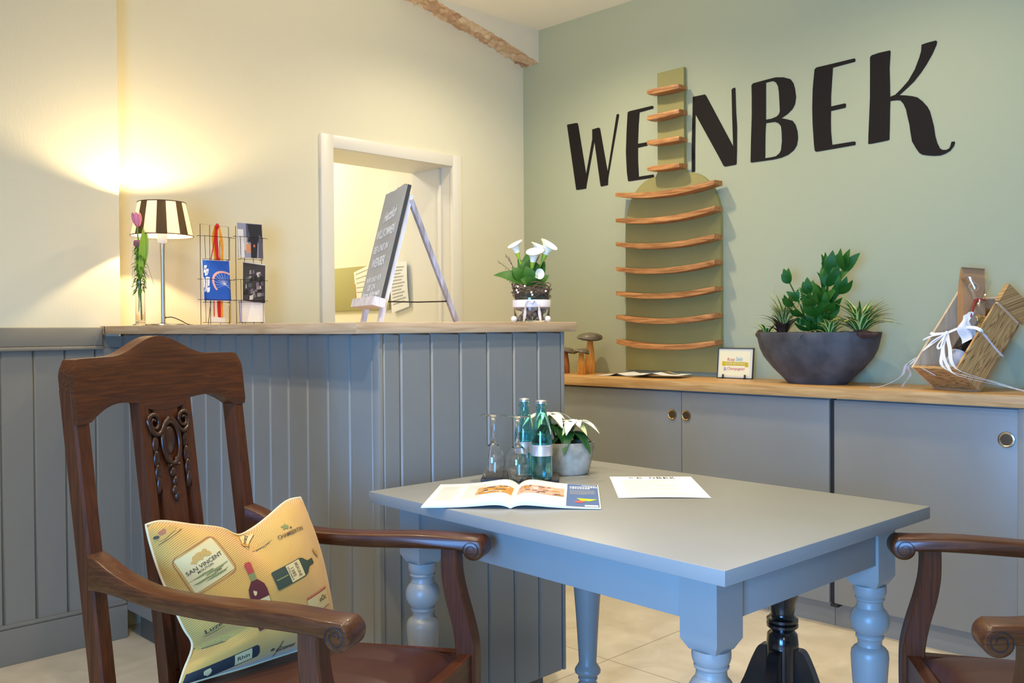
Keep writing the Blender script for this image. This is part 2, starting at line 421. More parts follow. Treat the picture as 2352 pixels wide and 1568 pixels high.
# ------------------------------------------------------------------ low cabinets along the green wall
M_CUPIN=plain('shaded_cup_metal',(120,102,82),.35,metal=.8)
def cup_handle(parent,y,z,x,met,r=.022):
    mb=MB(); M=Matrix.Translation((x,y,z))@Matrix.Rotation(-PI/2,4,'Y')
    mb.mat(met); mb.lathe([(r*.72,-.002),(r*.74,.002),(r*.86,.004),(r,.003),(r*1.04,0),(r,-.002)],28,M)
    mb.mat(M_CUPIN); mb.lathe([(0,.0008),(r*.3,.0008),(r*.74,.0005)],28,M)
    return mb.build('handle',parent)
CX=3.29
def cab(name,label,y0,y1):
    return thing(name,label,'cabinet',(CX,y0,0),0,'low grey cabinets under the side worktop')
c1=cab('base_cabinet','grey base cabinet with a pair of doors and brass ring pulls',1.62,3.57)
mb=MB(); o=(CX,1.62,0); mb.box(loc((3.312,1.622,.093),o),loc((3.648,3.57,.868),o)); mb.build('carcass',c1,M_GREY)
mb=MB(); mb.box(loc((3.335,1.622,0),o),loc((3.64,3.56,.093),o)); mb.box(loc((3.331,1.9,.0),o),loc((3.338,3.5,.012),o)); mb.build('plinth',c1,M_GREY)
d=MB(); d.box(loc((3.29,2.289,.095),o),loc((3.31,3.555,.862),o),bev=.0015); d=d.build('door',c1,M_GREY); cup_handle(d,2.336-1.62,.763,0,M_BRASS)
d=MB(); d.box(loc((3.29,1.6225,.095),o),loc((3.31,2.286,.862),o),bev=.0015); d=d.build('door',c1,M_GREY); cup_handle(d,2.264-1.62,.763,0,M_BRASS)
c2=cab('base_cabinet','bluish grey base cabinet with one wide sliding door and steel finger pull',.20,1.62)
o=(CX,.20,0)
mb=MB(); mb.box(loc((3.318,.205,.093),o),loc((3.648,1.618,.868),o)); mb.build('carcass',c2,M_GREY)
mb=MB(); mb.box(loc((3.335,.205,0),o),loc((3.64,1.62,.093),o)); mb.build('plinth',c2,M_GREY)
mb=MB(); mb.box(loc((3.29,.95,.093),o),loc((3.317,.972,.866),o),bev=.001); mb.build('side_panel',c2,M_GREY)
mb=MB(); mb.box(loc((3.292,.21,.093),o),loc((3.317,.948,.866),o),bev=.001); mb.build('door',c2,M_GREY)
d=MB(); d.box(loc((3.297,.974,.095),o),loc((3.317,1.606,.862),o),bev=.0015); d=d.build('sliding_door',c2,M_GREY); cup_handle(d,1.009-.20,.761,.0065,M_CHROME,.026)
mb=MB(); mb.box(loc((3.300,1.606,.085),o),loc((3.3175,1.6195,.866),o)); mb.box(loc((3.292,1.59,.083),o),loc((3.33,1.6195,.0935),o)); mb.build('gap_shade_guide',c2,M_DARKGAP)  # dark strip stands in for shade in the door gap, plus floor guide
mb=MB(); mb.box((3.268,.2,.8695),(3.648,3.57,.91),bev=.002)
tag(mb.build('worktop',None,M_OAKY2),'long oak worktop on the grey cabinets against the green wall','worktop')
LETTERS = {
 'W': [[(3.2516, 2.2069), (3.2459, 2.209), (3.1849, 2.2077), (3.1752, 2.2019), (3.1214, 1.9335), (3.0784, 2.1093), (3.0789, 2.1571), (3.0354, 2.1598), (3.0269, 2.1531), (2.9788, 1.929), (2.9191, 2.206), (2.9087, 2.2083), (2.9028, 2.2009), (2.9745, 1.8966), (2.977, 1.8604), (3.0198, 1.8582), (3.0259, 1.8637), (3.0645, 2.0923), (3.1154, 1.8895), (3.122, 1.859), (3.1835, 1.8586), (3.1908, 1.863)]],
 'E1': [[(2.8491, 2.2046), (2.8404, 2.2089), (2.6982, 2.2116), (2.6913, 2.2059), (2.6921, 2.197), (2.7757, 2.1927), (2.7818, 2.1304), (2.7866, 2.041), (2.7342, 2.0407), (2.7265, 2.035), (2.7294, 2.0235), (2.786, 2.0215), (2.7864, 1.9598), (2.7819, 1.8792), (2.6953, 1.8795), (2.6904, 1.8749), (2.6912, 1.8643), (2.8425, 1.8635), (2.8491, 1.8671), (2.8561, 1.9113), (2.8613, 2.0103), (2.8563, 2.1135)]],
 'N': [[(2.466, 2.2121), (2.4003, 2.2114), (2.3928, 2.2036), (2.3261, 2.0839), (2.2519, 1.9513), (2.2562, 2.0724), (2.2593, 2.2064), (2.2544, 2.2113), (2.2425, 2.2132), (2.2395, 2.208), (2.2363, 2.1005), (2.2318, 2.0371), (2.2328, 1.9329), (2.2348, 1.8716), (2.239, 1.8674), (2.2933, 1.8655), (2.3024, 1.8709), (2.3299, 1.9201), (2.4516, 2.1284), (2.4541, 1.9967), (2.4554, 1.8636), (2.4722, 1.8624), (2.4741, 1.8692), (2.4734, 1.9996), (2.4691, 2.1075)]],
 'B': [[(2.1583, 2.2078), (2.1509, 2.2143), (2.0943, 2.2173), (2.0412, 2.2191), (2.0033, 2.2121), (1.9705, 2.1975), (1.9566, 2.1778), (1.9493, 2.1509), (1.9448, 2.1161), (1.9495, 2.0872), (1.9616, 2.068), (1.9849, 2.0506), (2.0132, 2.0382), (1.985, 2.0284), (1.9617, 2.019), (1.9478, 1.9997), (1.9387, 1.9706), (1.936, 1.9405), (1.9411, 1.9115), (1.9551, 1.8922), (1.9807, 1.8766), (2.0137, 1.8682), (2.0519, 1.8652), (2.1003, 1.8655), (2.1595, 1.8663), (2.164, 1.8709), (2.1617, 1.9612), (2.1573, 2.0709), (2.157, 2.1502)], [(2.087, 2.2046), (2.0876, 2.044), (2.061, 2.0439), (2.037, 2.0486), (2.025, 2.0574), (2.0207, 2.0696), (2.0225, 2.1086), (2.0252, 2.1522), (2.0294, 2.1789), (2.0389, 2.1966), (2.0533, 2.2054)], [(2.0876, 2.0287), (2.0902, 1.9899), (2.0913, 1.9377), (2.092, 1.8766), (2.0615, 1.8764), (2.0399, 1.8783), (2.0232, 1.8889), (2.016, 1.9009), (2.0112, 1.9389), (2.0125, 1.9778), (2.0157, 2.0042), (2.0275, 2.019), (2.0442, 2.0273)]],
 'E2': [[(1.8604, 2.217), (1.8519, 2.2232), (1.7814, 2.2244), (1.6874, 2.2264), (1.6832, 2.2214), (1.6841, 2.2123), (1.7793, 2.2075), (1.7837, 2.1487), (1.7877, 2.0917), (1.7878, 2.0492), (1.7279, 2.0514), (1.7232, 2.0473), (1.7249, 2.0333), (1.7879, 2.0306), (1.7888, 1.9845), (1.788, 1.9431), (1.7829, 1.8898), (1.69, 1.8905), (1.6825, 1.887), (1.6837, 1.875), (1.7734, 1.8728), (1.8536, 1.8712), (1.8603, 1.8768), (1.8638, 1.9045), (1.8694, 1.9892), (1.8711, 2.0566), (1.8691, 2.1316), (1.8654, 2.1728)]],
 'K': [[(1.6227, 2.2167), (1.617, 2.2235), (1.5885, 2.2269), (1.5425, 2.2272), (1.5397, 2.2215), (1.5437, 2.1574), (1.5422, 2.102), (1.5414, 2.0444), (1.5209, 2.0489), (1.4973, 2.068), (1.4701, 2.0939), (1.4451, 2.1335), (1.4279, 2.1762), (1.4215, 2.1979), (1.4196, 2.2224), (1.3977, 2.2252), (1.3661, 2.2265), (1.3613, 2.2209), (1.3642, 2.2083), (1.3791, 2.1773), (1.4015, 2.1419), (1.4204, 2.1169), (1.4471, 2.0875), (1.474, 2.0663), (1.5051, 2.044), (1.4818, 2.039), (1.4547, 2.0309), (1.4356, 2.0228), (1.4167, 2.0048), (1.3978, 1.9803), (1.3885, 1.9615), (1.381, 1.9335), (1.3736, 1.9017), (1.368, 1.8627), (1.3606, 1.835), (1.3513, 1.8146), (1.3421, 1.8069), (1.3275, 1.8048), (1.3166, 1.8097), (1.3122, 1.8203), (1.3093, 1.8324), (1.2985, 1.8326), (1.2959, 1.8274), (1.3003, 1.8149), (1.3129, 1.7997), (1.3312, 1.7909), (1.3495, 1.7866), (1.3717, 1.7881), (1.3979, 1.7936), (1.4167, 1.7989), (1.4281, 1.8071), (1.4414, 1.8275), (1.4568, 1.8568), (1.4625, 1.8926), (1.4664, 1.9224), (1.4741, 1.9567), (1.4799, 1.9849), (1.4896, 2.008), (1.5013, 2.023), (1.5169, 2.0266), (1.5407, 2.0277), (1.5423, 1.9878), (1.5431, 1.9288), (1.5448, 1.8758), (1.5527, 1.8738), (1.6174, 1.8702), (1.6306, 1.8717), (1.6297, 1.9105), (1.6263, 1.9821), (1.6233, 2.0537), (1.6228, 2.1416)]],
}
names={'W':('W','leftmost letter W of the black lettering on the green wall'),
 'E1':('E','smaller black letter E left of the bottle-shaped rack'),
 'N':('N','black letter N on the wall right of the bottle neck'),
 'B':('B','black letter B with two counters between the N and the larger E'),
 'E2':('E','larger black letter E on the green wall between the B and K'),
 'K':('K','largest black letter K with a curled foot, last on the green wall')}
for k,(ch,lab) in names.items():
    splines=LETTERS[k]
    vs,fs=curve_fill([[(-y,z) for y,z in P] for P in splines])
    mb=MB(); n=len(vs)
    V=[(XG-.0022,-v.x,v.y) for v in vs]+[(XG-.0005,-v.x,v.y) for v in vs]
    F=[f for f in fs]
    # rim walls from boundary edges
    from collections import Counter
    cnt=Counter()
    for f in fs:
        for i in range(len(f)):
            a,b=f[i],f[(i+1)%len(f)]; cnt[tuple(sorted((a,b)))]+=1
    F+=[(a,b,b+n,a+n) for (a,b),c in cnt.items() if c==1]
    mb.add(V,F)
    cx=sum(-v.x for v in vs)/n
    o=mb.build('wall_letter',None,M_INK,recalc=True)
    tag(o,lab,'letter','black wall letters')

bt=thing('bottle_rack','tall olive bottle-shaped wall rack with curved barrel-stave ledges','rack',(XG,2.578,.93))
ob=Vector((XG,2.578,.93))
YC=2.578; HW=.272; NW=.0755
prof=[(-HW,.0),(HW,.0),(HW,.70)]
# right shoulder
for t in range(1,13):
    a=t/12*PI/2; prof.append((NW+.012+(HW-NW-.012)*math.cos(a), .70+.232*math.sin(a)))
prof+=[(NW,.955),(NW,1.425),(-NW,1.425),(-NW,.955)]
for t in range(12,0,-1):
    a=t/12*PI/2; prof.append((-(NW+.012+(HW-NW-.012)*math.cos(a)), .70+.232*math.sin(a)))
prof.append((-HW,.70))
mb=MB(); mb.prism(prof,lambda x,y,d:(-d,x,y),.001,.022)
mb.build('board',bt,M_OLIVE)
def stave(zc,half,sag,h,dep,seed):
    r=random.Random(seed); secs=[]; n=22
    tilt=r.uniform(-.003,.003)
    for i in range(n+1):
        t=-1+2*i/n; y=t*half; z=zc-.93+sag*t*t+tilt*t
        hh=h*(1-.22*abs(t)**3)+r.uniform(-.0012,.0012); d1=dep*(1-.10*abs(t)**6)
        f=-.0222-d1+r.uniform(-.001,.001)
        secs.append([(-.0222,y,z-hh/2),(f,y,z-hh/2-.001),(f-.002,y,z),(f+.001,y,z+hh/2),(-.0222,y,z+hh/2+.001)])
    mb=MB(); mb.sweep(None,secs,smooth=True); return mb
for i,z in enumerate([1.766,1.645,1.523,1.405,1.286,1.168,1.046]):
    stave(z,.282,.024,.024,.072,i).build('ledge',bt,M_STAVE,angle=50)
for i,z in enumerate([2.252,2.133,2.012,1.889]):
    mb=stave(z,.0915,.003,.022,.068,20+i); mb.build('ledge',bt,M_STAVE,angle=50)
# ------------------------------------------------------------------ grey farmhouse table
TZ=.755
TO=Vector((1.258,.794,0)); TR_=-.040
tb=thing('dining_table','grey painted table with turned legs standing in front of the counter','table',TO,TR_)
ex=Vector((math.cos(TR_),math.sin(TR_),0)); ey=Vector((-math.sin(TR_),math.cos(TR_),0))
W_,L_=.752,1.001
mb=MB(); mb.box((0,0,.7285),(W_,L_,TZ),bev=.002); mb.build('tabletop',tb,M_GREY)
IN=.052; B=.076
lp=[(IN+B/2,IN+B/2),(W_-IN-B/2,IN+B/2),(IN+B/2,L_-IN-B/2),(W_-IN-B/2,L_-IN-B/2)]
def leg_mb(x,y):
    mb=MB(); M=Matrix.Translation((x,y,0))
    b=B/2
    # square block with a chamfered foot
    secs=[]
    for z,h in ((.7285,b),(.607,b),(.588,b*.72)):
        secs.append([(-h,-h,z),(h,-h,z),(h,h,z),(-h,h,z)])
    mb.sweep(None,[[M@Vector(p) for p in q] for q in secs],smooth=False)
    prof=[(0,.0),(.020,.0),(.024,.01),(.0225,.03),(.026,.07),(.034,.115),(.035,.128),(.030,.142),(.0235,.152),(.0235,.156),(.027,.160),(.027,.164),(.0245,.168),(.030,.172),(.0355,.178),(.0365,.184),(.034,.190),(.0285,.198),(.0245,.206),
      (.0275,.26),(.031,.32),(.0345,.37),(.0375,.41),(.039,.435),(.0375,.447),(.033,.453),(.026,.458),(.0245,.463),(.0255,.472),(.029,.476),(.029,.480),(.0265,.483),
      (.033,.489),(.0385,.499),(.0405,.511),(.0390,.524),(.034,.533),(.0275,.540),(.0275,.543),(.0265,.546),(.0265,.554),(.0300,.557),(.0305,.560),(.0285,.5625),(.0315,.567),(.0335,.573),(.0338,.580),(.0335,.5885),(0,.5886)]
    mb.lathe(prof,32,M)
    return mb
for x,y in lp: leg_mb(x,y).build('leg',tb,M_GREY,angle=35)
def apron(lo,hi): mb=MB(); mb.box(lo,hi,bev=.001); mb.build('apron',tb,M_GREY)
a0=IN+.006
apron((a0,IN+B,.640),(a0+.02,L_-IN-B,.7285)); apron((W_-a0-.02,IN+B,.640),(W_-a0,L_-IN-B,.7285))
apron((IN+B,a0,.640),(W_-IN-B,a0+.02,.7285)); apron((IN+B,L_-a0-.02,.640),(W_-IN-B,L_-a0,.7285))

# black pedestal stool behind the table
ps=thing('pedestal_stool','black lacquered pedestal stool with curved feet standing behind the grey table','stool',(2.245,1.24,0))
mb=MB(); mb.lathe([(0,.09),(.022,.09),(.034,.10),(.040,.13),(.0425,.20),(.0425,.29),(.039,.318),(.030,.328),(.034,.332),(.0415,.338),(.0415,.345),(.036,.348),(.0415,.352),(.0415,.359),(.034,.364),(.030,.372),(.036,.40),(.044,.44),(.040,.50),(.03,.53),(0,.53)],32)
mb.build('column',ps,M_BLACK)
mb=MB(); mb.lathe([(0,.53),(.15,.53),(.165,.54),(.165,.556),(.155,.566),(0,.57)],40); mb.build('seat',ps,M_BLACK)
for k in range(4):
    a=math.radians(8+90*k); mb=MB()
    mid=[(.036,.228,.11),(.058,.222,.112),(.080,.185,.10),(.108,.130,.075),(.155,.072,.05),(.215,.035,.035),(.25,.020,.036)]
    cs=arc_smooth([(r,0,z) for r,z,h in mid],4); hs=arc_smooth([(h,0,0) for r,z,h in mid],4)
    secs=[]
    for p,h in zip(cs,hs):
        hh=h.x/2; zz=max(p.z,hh)
        secs.append([(p.x,-.015,zz-hh),(p.x,.015,zz-hh),(p.x+.003,.015,zz+hh),(p.x+.003,-.015,zz+hh)])
    mb.sweep(None,secs,smooth=True,M=Matrix.Rotation(a,4,'Z'))
    mb.build('foot',ps,M_BLACK,angle=35)

# ------------------------------------------------------------------ on the table
M_SLATE=wood('dark_slate_tray',(44,42,40),(74,70,64),'X',9,5,.5)
u=Vector((.10,-.10,0)).normalized()   # tray edge parallel to the photographed front edge
tr=thing('serving_tray','flat dark slate tray under the bottles and upturned glasses','tray',(1.672,1.655,TZ),math.atan2(-.745,.667))
mb=MB(); mb.box((-.098,-.058,0.0002),(.098,.075,.009),bev=.002); mb.build('slab',tr,M_SLATE)
TT=TZ+.0092
def wineglass(name,x,y,label):
    g=thing(name,label,'wine glass',(x,y,TT),0,'upturned wine glasses')
    h=.160
    # standing on its rim: profile outer then inner
    out=[(.0225,0),(.0255,.012),(.0283,.030),(.0288,.042),(.0275,.056),(.0235,.070),(.016,.081),(.0075,.089)]
    inn=[(.0065,.0865),(.0150,.0795),(.0224,.0690),(.0264,.0555),(.0277,.042),(.0272,.030),(.0244,.012),(.0214,0)]
    mb=MB(); ring=[(0,.0875)]+inn+out+[(.0048,.096),(.0040,.110),(.0040,.135),(.0055,.150),(.012,.1555),(.030,.1578),(.0318,.1588),(.030,.160),(0,.1602)]
    mb.lathe(ring,40); mb.build('bowl',g,M_GLASS,angle=60)
    return g
wineglass('wine_glass',1.592,1.672,'left upturned wine glass on the slate tray')
wineglass('wine_glass',1.606,1.600,'upturned wine glass nearest the front water bottle')
M_TEAL=glass('teal_bottle_glass',(186,240,242)); M_WATER=glass('water_in_bottle',(176,238,240),0,1.33)
M_SILVER=plain('silver_label',(206,204,202),.3,metal=.6); M_CAP=plain('silver_crown_cap',(214,214,210),.28,metal=.9)
def bottle(x,y,label):
    g=thing('water_bottle',label,'bottle',(x,y,TT),0,'small teal water bottles')
    out=[(0,.0005),(.024,.0005),(.0262,.004),(.0266,.02),(.0258,.045),(.0262,.066),(.0268,.080),(.0262,.100),(.0228,.125),(.0172,.150),(.0138,.163),(.0128,.172),(.0128,.180),(.0142,.182),(.0142,.187),(.0128,.189),(.0125,.193)]
    inn=[(.0102,.193),(.0104,.172),(.0116,.162),(.0150,.149),(.0206,.124),(.0240,.100),(.0246,.080),(.0240,.066),(.0236,.045),(.0244,.020),(.0238,.007),(0,.005)]
    mb=MB(); mb.lathe(out+inn,40); mb.build('glass_body',g,M_TEAL,angle=60)
    mb=MB(); mb.lathe([(0,.0053),(.0236,.0073),(.0242,.02),(.0234,.045),(.0238,.066),(.0244,.080),(.0238,.100),(.0225,.112),(0,.112)],40); mb.build('water',g,M_WATER,angle=60)
    mb=MB(); mb.lathe([(.0268,.060),(.0270,.062),(.0273,.081),(.0271,.083),(.0267,.083)],40); mb.lathe([(.02665,.0832),(.0269,.0836),(.0268,.0872),(.0264,.0874)],40)
    mb.build('label_band',g,M_SILVER)
    mb=MB(); n=42; prof=[]
    vs=[];fs=[]
    for i in range(n):
        a=2*PI*i/n; w=.0151 if i%2 else .0143
        vs+=[(w*math.cos(a),w*math.sin(a),.1885),(.0142*math.cos(a),.0142*math.sin(a),.1945),(.0115*math.cos(a),.0115*math.sin(a),.1965),(0,0,.1968)]
    for i in range(n):
        j=(i+1)%n
        for q in range(3): fs.append((4*i+q,4*j+q,4*j+q+1,4*i+q+1))
    mb.add(vs,fs,True); mb.build('crown_cap',g,M_CAP)
bottle(1.664,1.574,'front teal glass water bottle on the tray beside the open magazine')
bottle(1.681,1.650,'rear teal glass water bottle behind the upturned glasses')

# poinsettia in an oval stone pot
M_STONE=plain('weathered_concrete',(150,142,122),.9,noise=42,nscale=16,spec=.2,bump=.5,bscale=50)
M_SOIL=plain('potting_soil',(58,38,28),.95,noise=14,nscale=60,bump=.8,bscale=90)
M_LEAFD=leafmat('dark_green_leaf',(38,84,34),.4); M_BRACT=plain('cream_bract',(244,240,214),.55); M_BRACTG=plain('greenish_bract',(206,214,140),.55)
pt=thing('potted_poinsettia','white poinsettia pair in a weathered oval stone pot behind the bottles','potted plant',(1.808,1.634,TZ),math.atan2(-.707,.707))
mb=MB()
# rounded oval, wider at the rim, hollow
mb.lathe([(0,.0003),(.052,.0003),(.056,.004),(.0645,.05),(.0675,.083),(.066,.085),(.062,.083),(.058,.066),(0,.066)],40,sx=1.24,sy=.80); mb.build('pot',pt,M_STONE)
mb=MB(); mb.lathe([(0,.076),(.03,.075),(.061,.072)],24,sx=1.20,sy=.77); mb.build('soil',pt,M_SOIL)
def leaf(mb,base,dirv,length,width,droop=.3,nrm=(0,0,1),fold=.15,n=8,pts=None,uv=False,tipw=0.0,waist=.45):
    """pointed blade: base point, direction, length; droops along -z"""
    d=Vector(dirv).normalized(); up=Vector(nrm); s=d.cross(up)
    if s.length<1e-4: s=d.orthogonal()
    s.normalize(); up=s.cross(d).normalized()
    rows=[]; us=[]
    for i in range(n+1):
        t=i/n
        w=width/2*(math.sin(PI*min(1,t**.8*.98+.02))**.8)*(1-.25*abs(t-waist)) if pts is None else width/2*pts(t)
        c=Vector(base)+d*(length*t)+up*(length*.12*math.sin(PI*t))+Vector((0,0,-droop*length*t*t))
        rows.append([c-s*w+up*(w*fold),c,c+s*w+up*(w*fold)]); us+= [(0,t),(.5,t),(1,t)]
    vs=[p for r in rows for p in r]; fs=[]
    for i in range(n):
        for j in range(2): a=i*3+j; fs.append((a,a+1,a+4,a+3))
    mb.add(vs,fs,True,uv=us if uv else None)
r=random.Random(11)
def poin(cx,cy,cz,sc_,seed,off):
    r=random.Random(seed); mb=MB()
    mb.mat(M_LEAFD)
    mb.tube([(cx*.3,cy*.3,.07),(cx,cy,cz)],.0028,6)
    for k in range(6):
        a=2*PI*k/6+r.uniform(-.3,.3); leaf(mb,(cx*.8,cy*.8,cz-.022),(math.cos(a),math.sin(a),-.05),.055*sc_,.030*sc_,.75)
    mb.mat(M_BRACTG)
    for k in range(5):
        a=2*PI*k/5+.3; leaf(mb,(cx,cy,cz-.004),(math.cos(a),math.sin(a),.12),.045*sc_,.021*sc_,.5)
    mb.mat(M_BRACT)
    for k in range(9):
        a=2*PI*k/9+off+r.uniform(-.2,.2); leaf(mb,(cx,cy,cz),(math.cos(a),math.sin(a),.22+.25*(k%2)),(.062 if k%2==0 else .042)*sc_,.026*sc_,.5)
    for k in range(6): mb.sphere((cx+r.uniform(-.006,.006),cy+r.uniform(-.006,.006),cz+.006),.0025,nu=6,nv=4)
    return mb
poin(.030,-.004,.130,1.22,5,.2).build('flowering_stem',pt,recalc=False)
poin(-.036,.010,.148,1.28,9,.9).build('flowering_stem',pt,recalc=False)

# open magazine
mg=thing('magazine','open glossy magazine lying on the table corner, blue page on its right','magazine',(1.376,1.394,TZ),math.atan2(-.755,.658))
M_PAGE=plain('magazine_paper',(238,235,226),.42); M_BLUEP=plain('blue_page_print',(74,104,158),.42); M_TXT=plain('grey_body_text',(186,184,182),.5); M_YG=plain('lime_print',(190,206,40),.4); M_REDP=plain('red_print',(222,84,84),.4)
M_P1=plain('photo_ochre',(206,146,52),.4); M_P2=plain('photo_brown',(112,84,66),.4); M_P3=plain('photo_skin',(222,170,146),.4); M_P4=plain('photo_dark',(64,52,50),.4)
PW,PH=.192,.281
def page_z(t): return .0035+.055*t*1.9*math.exp(-5.2*t)*2.0*(1-t)**.6+.0006
def PGR(x,y,d=0): t=abs(x)/PW; return (x,y,page_z(t)+d)
for sgn,nm in ((-1,'left_page'),(1,'right_page')):
    mb=MB(); mb.mat(M_PAGE)
    S=lambda x:sgn*x
    mb.grid(lambda u,v:PGR(S(PW*u),PH*v),26,6)
    mb.grid(lambda u,v:(S(PW*u*.998),PH*v,max(.0006,page_z(u)*.55-.001)),26,2)
    # outer edges of the leaves
    for vy in (0,PH):
        mb.grid(lambda u,v:(S(PW*u),vy,max(.0006,page_z(u)*.55-.001)*(1-v)+page_z(u)*v),26,1)
    mb.grid(lambda u,v:(S(PW),PH*u,.0006+(page_z(1)-.0006)*v),2,1)
    def patch(m,x0,y0,x1,y1,d=.0005,nx=10,ny=2):
        mb.mat(m); vs,fs=rect(x0,y0,x1,y1,nx,ny); mb.add([PGR(v.x,v.y,d) for v in vs],fs,True)
    rr=random.Random(4 if sgn<0 else 8)
    if sgn<0:
        for c in range(2):
            for k in range(16):
                y=.235-.011*k; patch(M_TXT,-.178+.060*c,y,-.178+.060*c+.05*rr.uniform(.8,1),y+.0022,nx=3,ny=1)
        patch(M_P1,-.088,.105,-.006,.195)
        for k in range(26):
            x=rr.uniform(-.086,-.022); y=rr.uniform(.107,.180); w=rr.uniform(.006,.016); h=rr.uniform(.006,.016)
            patch([M_P2,M_P4,M_PAGE,M_P3,M_P1,M_P2][rr.randrange(6)],x,y,min(x+w,-.007),y+h,.0007+.00001*k,2,1)
    else:
        patch(M_P3,.006,.105,.112,.205)
        for k in range(34):
            x=rr.uniform(.008,.100); y=rr.uniform(.107,.190); w=rr.uniform(.006,.018); h=rr.uniform(.005,.014)
            patch([M_P2,M_P4,M_PAGE,M_P3,M_P1,M_P2][rr.randrange(6)],x,y,min(x+w,.112),y+h,.0007+.00001*k,2,1)
        patch(M_BLUEP,.118,.004,.1895,.277,nx=6,ny=4)
        mb.mat(M_WHITE)
        for yy,x1 in ((.240,.186),(.222,.172)):
            x=.124
            while x<x1: w=rr.uniform(.003,.0055); patch(M_WHITE,x,yy-.006,x+w,yy+.006-rr.choice((0,0,.003)),.0009,1,1); x+=w+.0016
        for k in range(7): patch(M_TXT,.124,.196-.0085*k,.184-(.02 if k==6 else rr.uniform(0,.004)),.1985-.0085*k,.0008,3,1)
        mb.mat(M_WHITE); patch(M_WHITE,.152,.256,.186,.262,.0008,2,1); patch(M_WHITE,.158,.006,.187,.022,.0008,2,1)
        mb.mat(M_YG); mb.add([PGR(x,y,.0009) for x,y in ((.140,.098),(.150,.068),(.170,.066),(.187,.090),(.165,.094))],[(0,1,2,3,4)])
        mb.mat(M_REDP); mb.add([PGR(x,y,.0010) for x,y in ((.136,.062),(.138,.044),(.152,.046),(.160,.060),(.150,.070))],[(0,1,2,3,4)])
    mb.build(nm,mg,recalc=False)

# printed sheet
sh=thing('printed_sheet','white printed sheet with bold heading lying flat on the grey table','paper',(1.631,1.305,TZ),math.atan2(1.157-1.305,1.769-1.631))
SW,SH=.2075,.2975
sw=Vector((1.769-1.631,1.157-1.305,0)); 
mb=MB(); mb.mat(M_WHITE)
SZ=lambda x,y:.0008+.0022*max(0,.12-y/SH)*6*math.sin(PI*x/SW)
mb.grid(lambda u,v:(SW*u,SH*v,SZ(SW*u,SH*v)),10,16); mb.grid(lambda u,v:(SW*u,SH*v,SZ(SW*u,SH*v)-.0005),10,16)
mb.mat(M_INK)
for ch,xc,h in (('W',.052,.017),('E',.074,.017),('N',.106,.019),('B',.124,.021),('E',.141,.022),('K',.158,.024)):
    vs,fs=text_fill(ch,w=.013,h=h*1.15); mb.add([(v.x+xc,v.y+SH-.022,.0014) for v in vs],fs)
mb.mat(M_GLINE); rr=random.Random(2)
for k in range(19):
    y=.238-.0112*k; w=rr.uniform(.10,.145) if k not in (3,9,14) else .05
    vs,fs=rect(.026,y,.026+w,y+.0018,4,1); mb.add([(v.x,v.y,SZ(v.x,v.y)+.0005) for v in vs],fs)
mb.build('sheet',sh,recalc=False)
